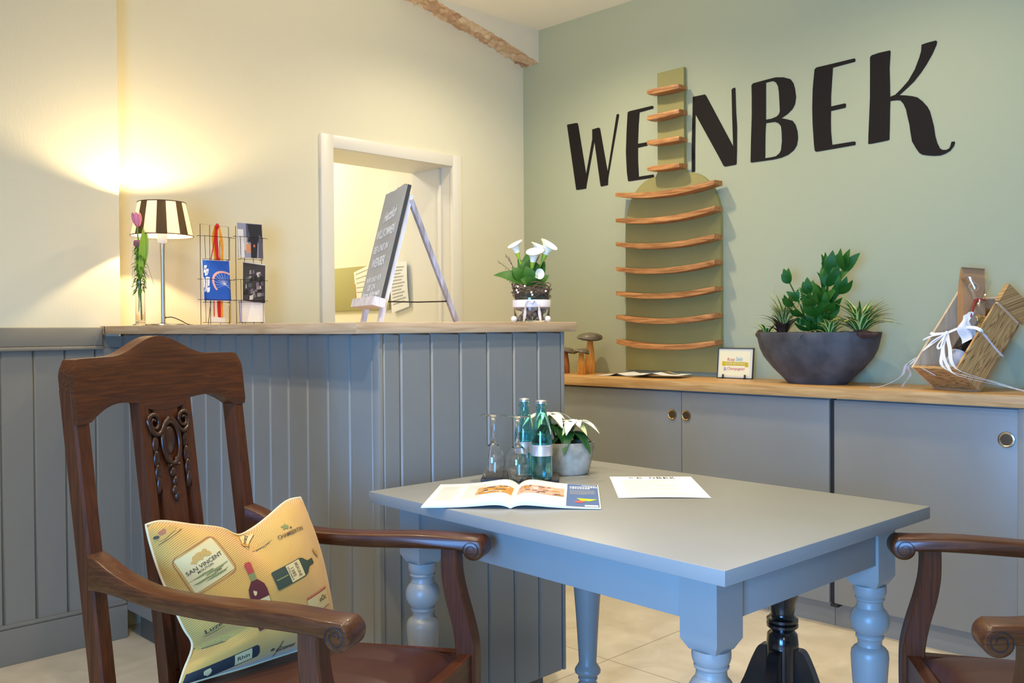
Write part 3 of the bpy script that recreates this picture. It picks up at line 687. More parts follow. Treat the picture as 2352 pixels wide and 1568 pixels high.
# ------------------------------------------------------------------ carved oak armchairs (local: x = side, y = forward, z up)
WF,WB,LA=.277,.222,.50
def sec_rect(c,ax,ay,hx,hy,ch=.004):
    """rounded rectangle section around c in the plane of ax, ay"""
    c=Vector(c);ax=Vector(ax);ay=Vector(ay); o=[]
    for sx,sy in ((1,1),(-1,1),(-1,-1),(1,-1)):
        k=((hx,hy-ch),(hx-ch,hy)) if sx*sy>0 else ((hx-ch,hy),(hx,hy-ch))
        for x,y in k: o.append(c+ax*(sx*x)+ay*(sy*y))
    return o
def back_f(z):     # front face of the back posts
    return -.039*(z-.75)/.343 if z>.48 else .031-.085*((.48-z)/.48)**1.3
M_GROOVE=plain('scroll_shadow_line',(30,14,7),.6)
def make_chair(label):
    t=thing('armchair',label,'armchair')
    # rear posts, floor to crest
    for sg in (-1,1):
        mb=MB(); secs=[]
        for i in range(23):
            z=1.04*i/22; w=.0175 if z>.4 else .0175-.003*(.4-z)/.4
            secs.append(sec_rect((sg*(WB-.0005-.004*max(0,(.48-z))),back_f(z)-.0155,z),(1,0,0),(0,1,0),w,.0155))
        mb.sweep(None,secs); mb.build('back_post',t,M_CHZ,angle=30)
    # crest rail
    def top(s):
        a=abs(s)
        return 1.092+.004*(1-a/.239)+.034*(.5+.5*math.cos(PI*min(1,a/.135))) 
    out=[]
    for i in range(41):
        s=-.2385+.477*i/40; z=top(s)
        e=.2385-abs(s)
        if e<.018: z-= .018-math.sqrt(max(0,.018**2-(.018-e)**2))
        out.append((s,z))
    low=[]
    def bot(s):
        a=abs(s)
        if a<.066: return 1.004-.016*math.sqrt(max(0,1-(a/.066)**2))
        if a<.205: u=(a-.066)/.139; return 1.006+.006*math.sin(PI*min(1,u*1.3)*.5)-.030*max(0,(u-.35)/.65)**2.0
        return .982
    for i in range(41):
        s=.2385-.477*i/40; low.append((s,bot(s)))
    mb=MB()
    P=out+low
    n=41
    vs=[];fs=[]
    def pt(s,z,d): return (s,back_f(z)-.016+d+ -.012*math.cos(s/.24*PI/2)+.006,z)
    NZ=8; rows=[]
    for d in (.0165,-.0165):
        row=[]
        for i in range(41):
            s=out[i][0]; z1=out[i][1]; z0=bot(s)
            row.append([pt(s,z0+(z1-z0)*k/NZ,d*(1 if 0<k<NZ else .82)) for k in range(NZ+1)])
        rows.append(row)
    A=[p for c in rows[0] for p in c]; Bk=[p for c in rows[1] for p in c]; vs=A+Bk; nb=len(A)
    for i in range(40):
        for k in range(NZ):
            a=i*(NZ+1)+k; fs.append((a,a+NZ+1,a+NZ+2,a+1)); fs.append((nb+a,nb+a+1,nb+a+NZ+2,nb+a+NZ+1))
    for i in range(40):
        for k in (0,NZ): a=i*(NZ+1)+k; fs.append((a,a+NZ+1,nb+a+NZ+1,nb+a))
    for i in (0,40):
        for k in range(NZ): a=i*(NZ+1)+k; fs.append((a,a+1,nb+a+1,nb+a))
    mb.add(vs,fs,True); mb.build('crest_rail',t,M_CHX,angle=35)
    # splat: middle board and two side strips with slots between
    def strip(s0,s1,z0,z1,d0,d1,mb):
        secs=[]
        for i in range(13):
            z=z0+(z1-z0)*i/12; f=back_f(max(z,.485))-.020+.004
            secs.append([(s0,f+d0,z),(s1,f+d0,z),(s1-.002,f+d1,z),(s0+.002,f+d1,z)])
        mb.sweep(None,secs,smooth=False)
    mb=MB()
    strip(-.035,.035,.43,1.01,-.012,.007,mb); strip(-.075,-.049,.43,1.01,-.012,.009,mb); strip(.049,.075,.43,1.01,-.012,.009,mb)
    strip(-.05,.05,.845,1.01,-.012,.002,mb); strip(-.05,.05,.43,.50,-.012,.002,mb)
    sp=mb.build('splat',t,M_CHZ)
    mb=MB()
    def cv(s,z,d=.012): return Vector((s,back_f(z)-.016+d,z))
    # cartouche ring and boss
    ring=[cv(.0245*math.cos(a)*(1+.06*math.sin(a)),.925+.040*math.sin(a),.011) for a in [2*PI*i/28 for i in range(28)]]
    mb.tube(ring,.0048,8,closed=True)
    bm=cv(0,.925,.006); mb.sphere(bm,(.0185,.006,.032))
    for sg in (-1,1):
        pts=[]
        for i in range(26):
            u=i/25; a=PI*.1+u*2.7*PI; rad=.0175*(1-.72*u)
            pts.append(cv(sg*(.042+rad*math.cos(a)),.966+rad*math.sin(a),.011))
        lead=[cv(sg*.002,.972,.012),cv(sg*.015,.962,.012),cv(sg*.025,.950,.012),cv(sg*.038,.944,.012),cv(sg*.052,.952,.012)]
        mb.tube(arc_smooth(lead,4)+pts,[.0050]*17+[.0050-.0022*i/25 for i in range(26)],7)
        pts=[cv(sg*(.012+.007*math.cos(a)),.889+.007*math.sin(a),.012) for a in [PI*.2+i*.42 for i in range(12)]]
        mb.tube(pts,.003,6)
        # leaf drops beside the cartouche
        for k,(z,w) in enumerate(((.925,.008),(.898,.0085),(.872,.008),(.850,.0065))):
            mb.sphere(cv(sg*.043,z,.009),(w,.005,.0165))
    for k,(z,w) in enumerate(((.868,.008),(.850,.0065),(.834,.0065),(.821,.005))): mb.sphere(cv((-1)**k*.002,z,.009),(w,.005,.0095))
    mb.build('carving',sp,M_CARVE,angle=60)
    # armrests
    topz=[(-.004,.766),(.02,.757),(.057,.740),(.104,.726),(.151,.7185),(.21,.7165),(.261,.717),(.309,.719),(.379,.7215),(.438,.7205),(.470,.7185)]
    botz=[(-.004,.705),(.02,.706),(.057,.704),(.104,.698),(.151,.692),(.21,.6895),(.261,.689),(.309,.690),(.379,.692),(.438,.6925),(.470,.692)]
    T=arc_smooth([(0,f,z) for f,z in topz],3); Bt=arc_smooth([(0,f,z) for f,z in botz],3)
    cx,cz,r0=.4965,.6955,.0245
    outl=[(p.y,p.z) for p in T]
    for i in range(0,19):                                   # over the nose and round under the scroll
        a=math.radians(68-i*13.2); ro=r0*(1-.10*i/18); outl.append((cx+ro*math.cos(a),cz+ro*math.sin(a)))
    outl+=[(.470,.6905),(.462,.692)]
    outl+=[(p.y,p.z) for p in Bt[::-1] if p.y<.455]
    def inset(P,c):
        o=[];n=len(P)
        for i in range(n):
            p0,p1,p2=Vector((*P[i-1],0)),Vector((*P[i],0)),Vector((*P[(i+1)%n],0)); d1=(p1-p0).normalized(); d2=(p2-p1).normalized()
            nn=Vector((-(d1.y+d2.y),d1.x+d2.x,0)); nn=nn.normalized() if nn.length>1e-5 else Vector((0,0,0)); o.append((p1.x-nn.x*c,p1.y-nn.y*c))
        return o
    def turn(P): return sum(P[i-1][0]*P[i][1]-P[i][0]*P[i-1][1] for i in range(len(P)))
    for sg in (-1,1):
        mb=MB(); sgn=1 if turn(outl)<0 else -1; rings=[]
        def S_(f,q): u=max(0,min(1,f/LA)); return sg*(WB+(WF-WB)*(u**.85))+q*(.021+.007*u)
        for q,c in ((-1,.005),(-.9,.0012),(-.78,0),(.78,0),(.9,.0012),(1,.005)):
            rings.append([(S_(f,q),f,z) for f,z in inset(outl,sgn*c)])
        n=len(outl); vs=[p for R_ in rings for p in R_]; fs=[]
        for k in range(5):
            for i in range(n): fs.append((k*n+i,k*n+(i+1)%n,(k+1)*n+(i+1)%n,(k+1)*n+i))
        fs+=[tuple(range(n))[::-1],tuple(5*n+i for i in range(n))]
        mb.add(vs,fs,True); arm=mb.build('armrest',t,M_CHY,angle=38)
        for side in (-1,1):
            mb=MB(); pts=[]
            for i in range(40):
                u=i/39; a=math.radians(200)-u*math.radians(560); rad=.0180*(1-.66*u)
                f=cx-.001+rad*math.cos(a); pts.append((S_(f,side)+side*.0001,f,cz-.001+rad*math.sin(a)))
            mb.tube(pts,[.0006]+[.0011]*30+[.0010]*6+[.0008,.0006,.0004],5)
            mb.build('scroll_groove_shade',arm,M_GROOVE)  # dark line drawn in for the shade of the carved spiral
        # front leg, sweeping up to the arm
        mb=MB(); prof=[(.0,.466,.0125),(.10,.470,.014),(.25,.476,.018),(.40,.4785,.0205),(.478,.478,.0215),(.51,.475,.0215),(.55,.466,.021),(.59,.4545,.0205),(.63,.446,.019),(.66,.4435,.018),(.694,.4435,.0178)]
        C=arc_smooth([(f,z,h) for z,f,h in prof],3)
        secs=[]
        for p in C:
            f,z,h=p; sx=.0185 if z>.44 else .0185-.004*(.44-z)/.44
            secs.append(sec_rect((sg*(WF-.0035),f,z),(1,0,0),(0,1,0),sx,h,.003))
        mb.sweep(None,secs); mb.build('front_leg',t,M_CHZ,angle=30)
    # seat frame
    mb=MB()
    def rail(a,b,z0,z1,th):
        a=Vector(a);b=Vector(b);d=(b-a).normalized();nrm=Vector((-d.y,d.x,0))
        vs=[];
        q=[a-nrm*th/2,b-nrm*th/2,b+nrm*th/2,a+nrm*th/2]
        mb.sweep(None,[[(p.x,p.y,z) for p in q] for z in (z0,z1-.003)]+[[(p.x*.998,p.y*.999,z1) for p in q]],smooth=False)
    rail((-WF+.018,.480,0),(WF-.018,.480,0),.415,.482,.024); rail((-WB+.012,.018,0),(WB-.012,.018,0),.415,.482,.022)
    for sg in (-1,1): rail((sg*(WF-.006),.460,0),(sg*(WB-.003),.03,0),.415,.482,.022)
    mb.build('seat_frame',t,M_CHX)
    # leather pad
    def seat(u,v):
        f=.036+.428*v; hw=(WB-.020)+((WF-.026)-(WB-.020))*v; s=-hw+2*hw*u
        e=(1-abs(2*u-1)**5)*(1-abs(2*v-1)**5)
        return (s,f,.476+.036*max(0,e)**.55)
    mb=MB(); mb.grid(seat,28,28); 
    mb.grid(lambda u,v:(seat(u,v)[0],seat(u,v)[1],.47),2,2)
    mb.build('seat',t,M_LEATHER,angle=60)
    return t
def copy_tree(o,parent=None):
    c=o.copy(); COL.objects.link(c)
    if parent is not None: c.parent=parent
    for ch in list(o.children): copy_tree(ch,c)
    return c
ch1=make_chair('carved dark oak armchair with brown leather seat holding the yellow wine cushion')
ch1.location=(.794,1.698,0); ch1.rotation_euler=(0,0,math.radians(-63.11)-PI/2)
ch2=copy_tree(ch1); ch2.location=(1.919,.199,0); ch2.rotation_euler=(0,0,math.radians(124.975)-PI/2)
tag(ch2,'dark oak armchair with empty seat at the right-hand end of the grey table','armchair')
for c in (ch1,ch2): c['group']='dark oak armchairs at the grey table'

# ------------------------------------------------------------------ wine cushion
def cushion_m():
    m,nt,b=newmat('striped_gold_fabric'); setp(b,Roughness=.85); b.inputs['Specular IOR Level'].default_value=.2; b.inputs['Sheen Weight'].default_value=.3
    uv=nt.nodes.new('ShaderNodeUVMap'); mp=nt.nodes.new('ShaderNodeMapping'); mp.inputs['Rotation'].default_value=(0,0,math.radians(55)); nt.links.new(uv.outputs[0],mp.inputs[0])
    w=nt.nodes.new('ShaderNodeTexWave'); w.inputs['Scale'].default_value=33; w.inputs['Distortion'].default_value=.4; w.inputs['Detail'].default_value=1; nt.links.new(mp.outputs[0],w.inputs[0])
    r=nt.nodes.new('ShaderNodeValToRGB'); r.color_ramp.elements[0].position=.25; r.color_ramp.elements[1].position=.6
    r.color_ramp.elements[0].color=lin((156,112,52)); r.color_ramp.elements[1].color=lin((204,158,76))
    n=nt.nodes.new('ShaderNodeTexNoise'); n.inputs['Scale'].default_value=3.2; nt.links.new(uv.outputs[0],n.inputs[0])
    r2=nt.nodes.new('ShaderNodeValToRGB'); r2.color_ramp.elements[0].position=.38; r2.color_ramp.elements[1].position=.56
    mx=nt.nodes.new('ShaderNodeMix'); mx.data_type='RGBA'; mx.inputs['A'].default_value=lin((196,150,70))
    nt.links.new(n.outputs['Fac'],r2.inputs[0]); nt.links.new(w.outputs['Fac'],r.inputs[0]); nt.links.new(r.outputs[0],mx.inputs['B'])
    inv=nt.nodes.new('ShaderNodeMath'); inv.operation='MULTIPLY_ADD'; inv.inputs[1].default_value=.65; inv.inputs[2].default_value=.35; nt.links.new(r2.outputs[0],inv.inputs[0]); nt.links.new(inv.outputs[0],mx.inputs['Factor'])
    nt.links.new(mx.outputs['Result'],b.inputs['Base Color'])
    bp=nt.nodes.new('ShaderNodeBump'); bp.inputs['Strength'].default_value=.12; bp.inputs['Distance'].default_value=.001; nt.links.new(w.outputs['Fac'],bp.inputs['Height']); nt.links.new(bp.outputs[0],b.inputs['Normal'])
    return m
M_CUSH=cushion_m(); M_PIPE=plain('cream_piping',(214,190,142),.8)
M_LABELC=plain('faded_cream_print',(194,172,116),.85); M_INKB=plain('sepia_print',(74,58,38),.85); M_SEPIA=plain('ochre_print',(176,134,62),.85); M_WINE=plain('burgundy_print',(84,26,26),.8); M_BGREEN=plain('bottle_green_print',(48,58,40),.8); M_OLIVEP=plain('olive_print',(116,116,62),.85); M_RED=plain('red_capsule_print',(160,52,46),.8); M_BK=plain('black_print',(34,36,36),.85); M_LINEP=plain('brown_line_print',(150,92,60),.85)
P0=Vector((.693,1.630,.793)); LEAN=math.radians(15); pa=Vector((1,0,0)); pb=Vector((0,math.sin(LEAN),math.cos(LEAN))); pn=Vector((0,-math.cos(LEAN),math.sin(LEAN)))
cu=thing('cushion','yellow throw cushion printed with wine labels and bottles on the leather seat','cushion',P0)
topE=arc_smooth([(0,0,0),(.030,.002,0),(.084,-.013,0),(.140,-.028,0),(.171,-.046,0),(.200,-.040,0),(.235,-.024,0),(.285,.003,0),(.318,.006,0)],4)
rgtE=arc_smooth([(.350,-.287,0),(.352,-.262,0),(.349,-.207,0),(.344,-.130,0),(.337,-.074,0),(.328,-.030,0),(.318,.006,0)],4)
botE=arc_smooth([(.023,-.288,0),(.060,-.286,0),(.148,-.286,0),(.215,-.284,0),(.269,-.283,0),(.330,-.285,0),(.350,-.287,0)],4)
lftE=arc_smooth([(.023,-.288,0),(.036,-.262,0),(.054,-.233,0),(.056,-.215,0),(.044,-.189,0),(.026,-.130,0),(.013,-.083,0),(.004,-.035,0),(0,0,0)],4)
def uniform(E,n=60):
    L=[0]
    for a,b in zip(E,E[1:]): L.append(L[-1]+(b-a).length)
    o=[];k=0
    for i in range(n+1):
        t=L[-1]*i/n
        while k<len(L)-2 and L[k+1]<t: k+=1
        o.append(E[k].lerp(E[k+1],(t-L[k])/max(1e-9,L[k+1]-L[k])))
    return o
topE,rgtE,botE,lftE=[uniform(E) for E in (topE,rgtE,botE,lftE)]
def ev(E,t):
    x=max(0,min(1,t))*(len(E)-1); i=min(int(x),len(E)-2); return E[i].lerp(E[i+1],x-i)
def inv(a,b):
    """cloth fractions (u,v) of the point a, b metres along the cushion plane"""
    u=a/.34; v=(b+.29)/.29
    for _ in range(14):
        u=min(.99,max(.01,u)); v=min(.99,max(.01,v))
        q=coons(u,v); qu=(coons(u+.004,v)-coons(u-.004,v))/.008; qv=(coons(u,v+.004)-coons(u,v-.004))/.008
        ex_,ey_=a-q.x,b-q.y; D=qu.x*qv.y-qv.x*qu.y
        if abs(D)<1e-6: break
        u+=(ex_*qv.y-ey_*qv.x)/D*.9; v+=(qu.x*ey_-qu.y*ex_)/D*.9
    return min(.992,max(.008,u)),min(.992,max(.008,v))
def coons(u,v):
    c0=ev(botE,u);c1=ev(topE,u);d0=ev(lftE,v);d1=ev(rgtE,v)
    P00=botE[0];P10=botE[-1];P01=topE[0];P11=topE[-1]
    return c0*(1-v)+c1*v+d0*(1-u)+d1*u-(P00*(1-u)*(1-v)+P10*u*(1-v)+P01*(1-u)*v+P11*u*v)
def bulge(u,v):
    e=max(0,(1-(2*u-1)**2)*(1-(2*v-1)**2))
    h=.072*e**.48
    h-=.020*math.exp(-((u-.53)/.10)**2-((v-1)/.22)**2)          # chop in the top edge
    h-=.026*math.exp(-((u-.02)/.22)**2-((v-.20-.25*u)/.045)**2)   # crease from the left seam
    h+=.004*math.sin(9*u+3*v)*e
    return max(h,.0) if e>0 else 0
def CP(u,v,d=0,back=False):
    q=coons(u,v); h=bulge(u,v); n=pn*(h+d) if not back else -pn*(h*.55)
    return pa*q.x+pb*q.y+n
mb=MB(); mb.mat(M_CUSH)
mb.grid(lambda u,v:CP(u,v),46,46,uv=True); mb.grid(lambda u,v:CP(u,v,back=True),24,24,uv=True,flip=True)
# prints lie in the weave, placed in metres on the cushion plane
def prnt(m,vs,fs,a_,b_,ang,d=.0012):
    mb.mat(m); ca,sa=math.cos(ang),math.sin(ang); o=[]
    for v in vs:
        u_,v_=inv(a_+v.x*ca-v.y*sa,b_+v.x*sa+v.y*ca); o.append(CP(u_,v_,d))
    mb.add(o,fs,True)
def prect(m,cx,cy,ang,w,h,d=.0012,ox=0,oy=0): vs,fs=rect(ox-w/2,oy-h/2,ox+w/2,oy+h/2,max(1,int(w/.007)),max(1,int(h/.007))); prnt(m,vs,fs,cx,cy,ang,d)
def ptext(m,s,cx,cy,ang,w,h,ox=0,oy=0,d=.0020,shear=0): vs,fs=text_fill(s,w=w,h=h,shear=shear,offset=.01); prnt(m,[Vector((v.x+ox,v.y+oy,0)) for v in vs],fs,cx,cy,ang,d)
def pblob(m,cx,cy,ang,w,h,ox=0,oy=0,d=.0016,n=14,seed=1,jag=.25):
    r=random.Random(seed); ks=[(1+r.uniform(-jag,jag)) for i in range(n)]
    vs=[Vector((ox,oy,0))]+[Vector((ox+w/2*math.cos(2*PI*i/n)*k*f,oy+h/2*math.sin(2*PI*i/n)*k*f,0)) for f in (.5,1) for i,k in enumerate(ks)]
    fs=[(0,1+i,1+(i+1)%n) for i in range(n)]+[(1+i,1+n+i,1+n+(i+1)%n,1+(i+1)%n) for i in range(n)]
    prnt(m,vs,fs,cx,cy,ang,d)
def pcol(m,cx,cy,ang,prof,d=.0014):
    """upright shape from (half width, y) rows"""
    rows=[]
    for (w0,y0),(w1,y1) in zip(prof,prof[1:]):
        k=max(1,int(abs(y1-y0)/.006))
        rows+=[(w0+(w1-w0)*i/k,y0+(y1-y0)*i/k) for i in range(k)]
    rows.append(prof[-1]); vs=[Vector((w*q,y,0)) for w,y in rows for q in (-1,-.5,0,.5,1)]
    prnt(m,vs,[(5*i+j,5*i+j+1,5*i+j+6,5*i+j+5) for i in range(len(rows)-1) for j in range(4)],cx,cy,ang,d)
D_=math.radians
A1=D_(23); lx,ly=.077,-.089
def rrect(w,h,r_,k=4):
    o=[]
    for qx,qy,a0_ in ((w/2-r_,h/2-r_,0),(-w/2+r_,h/2-r_,PI/2),(-w/2+r_,-h/2+r_,PI),(w/2-r_,-h/2+r_,1.5*PI)):
        for i in range(k+1): a=a0_+PI/2*i/k; o.append(Vector((qx+r_*math.cos(a),qy+r_*math.sin(a),0)))
    return o
def ring_print(m,w,h,r_,th,cx,cy,ang,d):
    def dens(P):
        o=[]
        for i,p in enumerate(P):
            q=P[(i+1)%len(P)]; k=max(1,int((q-p).length/.006)); o+=[p.lerp(q,j/k) for j in range(k)]
        return o
    o1=dens(rrect(w,h,r_)); c=th; o2=[Vector((p.x*(1-2*th/w),p.y*(1-2*th/h),0)) for p in o1]; n=len(o1)
    prnt(m,o1+o2,[(i,(i+1)%n,n+(i+1)%n,n+i) for i in range(n)],cx,cy,ang,d)
prect(M_LABELC,lx,ly,A1,.076,.068,.0010); ring_print(M_LINEP,.086,.078,.012,.0013,lx,ly,A1,.0016)
for k in range(9): pblob(M_SEPIA,lx,ly,A1,.012,.008,-.014+.0035*k,.014+.008*((k*5)%4)/3,.0014+.00003*k,seed=3+k,jag=.5,n=9)
for k in range(8): pblob(M_OLIVEP,lx,ly,A1,.030,.0035,-.018+.012*(k%4),-.012-.0045*(k//2),.0014+.00003*k,seed=50+k,jag=.5,n=10)
ptext(M_INKB,'SAN VINCENT',lx,ly,A1,.070,.0072,0,.003); ptext(M_INKB,'MOUTON',lx,ly,A1,.030,.0042,-.004,-.0045); ptext(M_INKB,'1946',lx,ly,A1,.014,.0038,.012,-.020,shear=.3)
ptext(M_INKB,'CHAMBERTIN',.258,-.060,D_(11),.062,.0075); pblob(M_OLIVEP,.258,-.060,D_(11),.014,.010,-.004,.014,seed=9,jag=.5); pblob(M_INKB,.258,-.060,D_(11),.004,.004,.006,.009,seed=8)
A2=D_(12); bx,by=.163,-.165
pcol(M_WINE,bx,by,A2,[(.0165,-.058),(.0175,-.050),(.0175,.010),(.0155,.020),(.0095,.028),(.0055,.033)],.0014)
pcol(M_OLIVEP,bx,by,A2,[(.0055,.032),(.0055,.050)],.0015); pcol(M_RED,bx,by,A2,[(.0060,.046),(.0060,.057),(.0068,.059),(.0068,.064),(.0040,.067)],.0017)
pcol(M_LABELC,bx,by,A2,[(.0168,-.030),(.0168,-.004)],.0018); pblob(M_LABELC,bx,by,A2,.006,.010,-.006,.010,.0018,seed=2)
pblob(M_INKB,bx,by,A2,.018,.004,0,-.017,.0021,seed=6,n=10)
A3=D_(14)-PI/2; gx,gy=.236,-.134     # lying bottle, neck to the right
pcol(M_BGREEN,gx,gy,A3,[(.0165,-.042),(.0178,-.039),(.0178,.026),(.0150,.034),(.0075,.041),(.0055,.045),(.0055,.058)],.0014)
pcol(M_LABELC,gx,gy,A3,[(.0165,-.010),(.0165,.024)],.0018); pcol(M_OLIVEP,gx,gy,A3,[(.0012,-.038),(.0012,-.012)],.0018)
ptext(M_INKB,'1385',gx,gy,A3,.017,.007,0,.001); ptext(M_INKB,'VOLNAY',gx,gy,A3,.028,.0045,0,-.0062); ptext(M_INKB,'BEAUNE',gx,gy,A3,.027,.007,0,.0135)
A4=D_(10); hx,hy=.085,-.271
pcol(M_BK,hx,hy,A4-PI/2,[(.009,-.062),(.0105,-.050),(.0105,.072),(.006,.076)],.0014); pcol(M_LABELC,hx,hy,A4-PI/2,[(.0092,.030),(.0092,.062)],.0018); pblob(M_LABELC,hx,hy,A4,.014,.014,-.016,0,.0019,seed=4); ptext(M_BK,'Rhin',hx,hy,A4,.022,.007,.046,0)
for i,(x,y,a,w) in enumerate(((.195,-.074,D_(20),.036),(.166,-.068,D_(-12),.022),(.082,-.204,D_(25),.034),(.086,-.228,D_(8),.040),(.305,-.105,D_(-55),.020))):
    pblob(M_SEPIA,x,y,a,w,.008,seed=20+i,jag=.35); prect(M_INKB,x,y,a,w*.85,.0008,.0019,0,-.003)
ptext(M_INKB,'Luze',.080,-.200,D_(25),.026,.008,d=.0022)
prect(M_LABELC,.176,-.058,D_(42),.040,.016,.0011); prect(M_INKB,.176,-.058,D_(42),.038,.0009,.0016,0,-.008); prect(M_INKB,.176,-.058,D_(42),.038,.0009,.0016,0,.008); ptext(M_INKB,'Pomard',.176,-.058,D_(42),.024,.006)
prect(M_LABELC,.292,-.200,D_(13),.060,.030,.0011); prect(M_RED,.292,-.200,D_(13),.062,.0020,.0016,0,.017); prect(M_RED,.292,-.200,D_(13),.062,.0008,.0016,0,.020); ptext(M_INKB,'oOc',.292,-.200,D_(13),.022,.010,.012,.004)
ptext(M_INKB,'Graves',.216,-.266,D_(4),.040,.008,shear=.4); prect(M_INKB,.200,-.266,D_(62),.028,.0016,.0020); pblob(M_INKB,.188,-.265,0,.008,.005,seed=61,n=8)
pblob(M_SEPIA,.026,-.020,D_(28),.046,.014,seed=31); prect(M_INKB,.028,-.022,D_(28),.048,.0010,.0020,0,-.008); pblob(M_LINEP,.020,-.018,D_(28),.014,.008,seed=33,d=.0020); pblob(M_INKB,.010,-.026,0,.008,.006,seed=35,d=.0019)
mb.build('cover',cu,recalc=False,angle=70)
mb=MB(); loop=[]
for E,rev in ((botE,0),(rgtE,0),(topE,1),(lftE,1)):
    pts=[pa*p.x+pb*p.y for p in (E[::-1] if rev else E)]; loop+=pts[:-1]
mb.tube(loop,.0024,8,closed=True); mb.build('piping',cu,M_PIPE)
# ------------------------------------------------------------------ on the reception counter
CT=1.1573
# striped lamp
lamp=thing('table_lamp','lit table lamp with brown and white striped shade on a slim steel stem','lamp',(1.477,3.30,CT))
mb=MB(); mb.lathe([(0,0),(.074,0),(.0755,.003),(.074,.0065),(.02,.0085),(.010,.012),(0,.012)],40); mb.build('base',lamp,M_CHROME)
M_SATIN=plain('satin_nickel',(200,190,170),.42,metal=1)
mb=MB(); mb.lathe([(.0075,.010),(.0075,.24),(.0088,.29),(.0092,.300),(0,.300)],20); mb.build('stem',lamp,M_SATIN)
M_SOCK=plain('white_socket',(240,236,228),.5)
mb=MB(); mb.lathe([(0,.300),(.013,.300),(.0165,.304),(.018,.335),(.018,.352),(.014,.358),(.010,.375),(0,.375)],24); mb.build('socket',lamp,M_SOCK)
def shade_m():
    m=bpy.data.materials.new('striped_shade_fabric'); m.use_nodes=True; nt=m.node_tree; nt.nodes.clear()
    o=nt.nodes.new('ShaderNodeOutputMaterial'); uv=nt.nodes.new('ShaderNodeUVMap'); sx=nt.nodes.new('ShaderNodeSeparateXYZ'); nt.links.new(uv.outputs[0],sx.inputs[0])
    f=nt.nodes.new('ShaderNodeMath'); f.operation='MULTIPLY'; f.inputs[1].default_value=8; nt.links.new(sx.outputs['X'],f.inputs[0])
    fr=nt.nodes.new('ShaderNodeMath'); fr.operation='FRACT'; nt.links.new(f.outputs[0],fr.inputs[0])
    lt=nt.nodes.new('ShaderNodeMath'); lt.operation='LESS_THAN'; lt.inputs[1].default_value=.45; nt.links.new(fr.outputs[0],lt.inputs[0])
    # white cloth lets light through, brown cloth is lined and dense
    d1=nt.nodes.new('ShaderNodeBsdfDiffuse'); d1.inputs[0].default_value=lin((240,234,220)); t1=nt.nodes.new('ShaderNodeBsdfTranslucent'); t1.inputs[0].default_value=lin((255,246,226)); a1=nt.nodes.new('ShaderNodeMixShader'); a1.inputs[0].default_value=.62; nt.links.new(d1.outputs[0],a1.inputs[1]); nt.links.new(t1.outputs[0],a1.inputs[2])
    d2=nt.nodes.new('ShaderNodeBsdfDiffuse'); d2.inputs[0].default_value=lin((98,78,54)); t2=nt.nodes.new('ShaderNodeBsdfTranslucent'); t2.inputs[0].default_value=lin((110,90,66)); a2=nt.nodes.new('ShaderNodeMixShader'); a2.inputs[0].default_value=.03; nt.links.new(d2.outputs[0],a2.inputs[1]); nt.links.new(t2.outputs[0],a2.inputs[2])
    mx=nt.nodes.new('ShaderNodeMixShader'); nt.links.new(lt.outputs[0],mx.inputs[0]); nt.links.new(a1.outputs[0],mx.inputs[1]); nt.links.new(a2.outputs[0],mx.inputs[2]); nt.links.new(mx.outputs[0],o.inputs[0])
    return m
def lining_m():
    m=bpy.data.materials.new('white_shade_lining'); m.use_nodes=True; nt=m.node_tree; nt.nodes.clear()
    o=nt.nodes.new('ShaderNodeOutputMaterial'); d=nt.nodes.new('ShaderNodeBsdfDiffuse'); d.inputs[0].default_value=lin((244,240,230)); t=nt.nodes.new('ShaderNodeBsdfTranslucent'); t.inputs[0].default_value=lin((255,248,232)); a=nt.nodes.new('ShaderNodeMixShader'); a.inputs[0].default_value=.28
    nt.links.new(d.outputs[0],a.inputs[1]); nt.links.new(t.outputs[0],a.inputs[2]); nt.links.new(a.outputs[0],o.inputs[0]); return m
mb=MB(); mb.mat(shade_m()); z0,z1,r0,r1=.328,.449,.109,.083
mb.grid(lambda u,v:((r0+(r1-r0)*v)*math.cos(2*PI*u+.17),(r0+(r1-r0)*v)*math.sin(2*PI*u+.17),z0+(z1-z0)*v),96,3,uv=True)
mb.mat(lining_m()); mb.grid(lambda u,v:((r0-.0015+(r1-r0)*v)*math.cos(2*PI*u+.17),(r0-.0015+(r1-r0)*v)*math.sin(2*PI*u+.17),z0+(z1-z0)*v),96,3,uv=True)
sh_=mb.build('lamp_shade',lamp,recalc=False)
M_BIND=plain('brown_binding',(92,62,34),.8)
for rr_,zz in ((r0,z0),(r1,z1)):
    mb=MB(); mb.tube([(rr_*math.cos(a),rr_*math.sin(a),zz) for a in [2*PI*i/64 for i in range(64)]],.0018,6,closed=True); mb.build('shade_trim',sh_,M_BIND)
mb=MB()
for k in range(3): a=2*PI*k/3; mb.tube([(.012*math.cos(a),.012*math.sin(a),.372),(.0835*math.cos(a),.0835*math.sin(a),.447)],.0011,5)
mb.build('shade_fitter',sh_,M_CHROME)
M_BULB=bpy.data.materials.new('glowing_bulb'); M_BULB.use_nodes=True
b=M_BULB.node_tree.nodes['Principled BSDF']; b.inputs['Base Color'].default_value=(1,1,1,1); b.inputs['Emission Color'].default_value=lin((255,226,178)); b.inputs['Emission Strength'].default_value=2700
mb=MB(); mb.sphere((0,0,.4135),.0125); bu=mb.build('bulb',lamp,M_BULB)
mb=MB(); mb.lathe([(0,.375),(.007,.375),(.0085,.385),(.009,.4035),(0,.4035)],16); mb.build('bulb_cap',bu,M_SOCK)
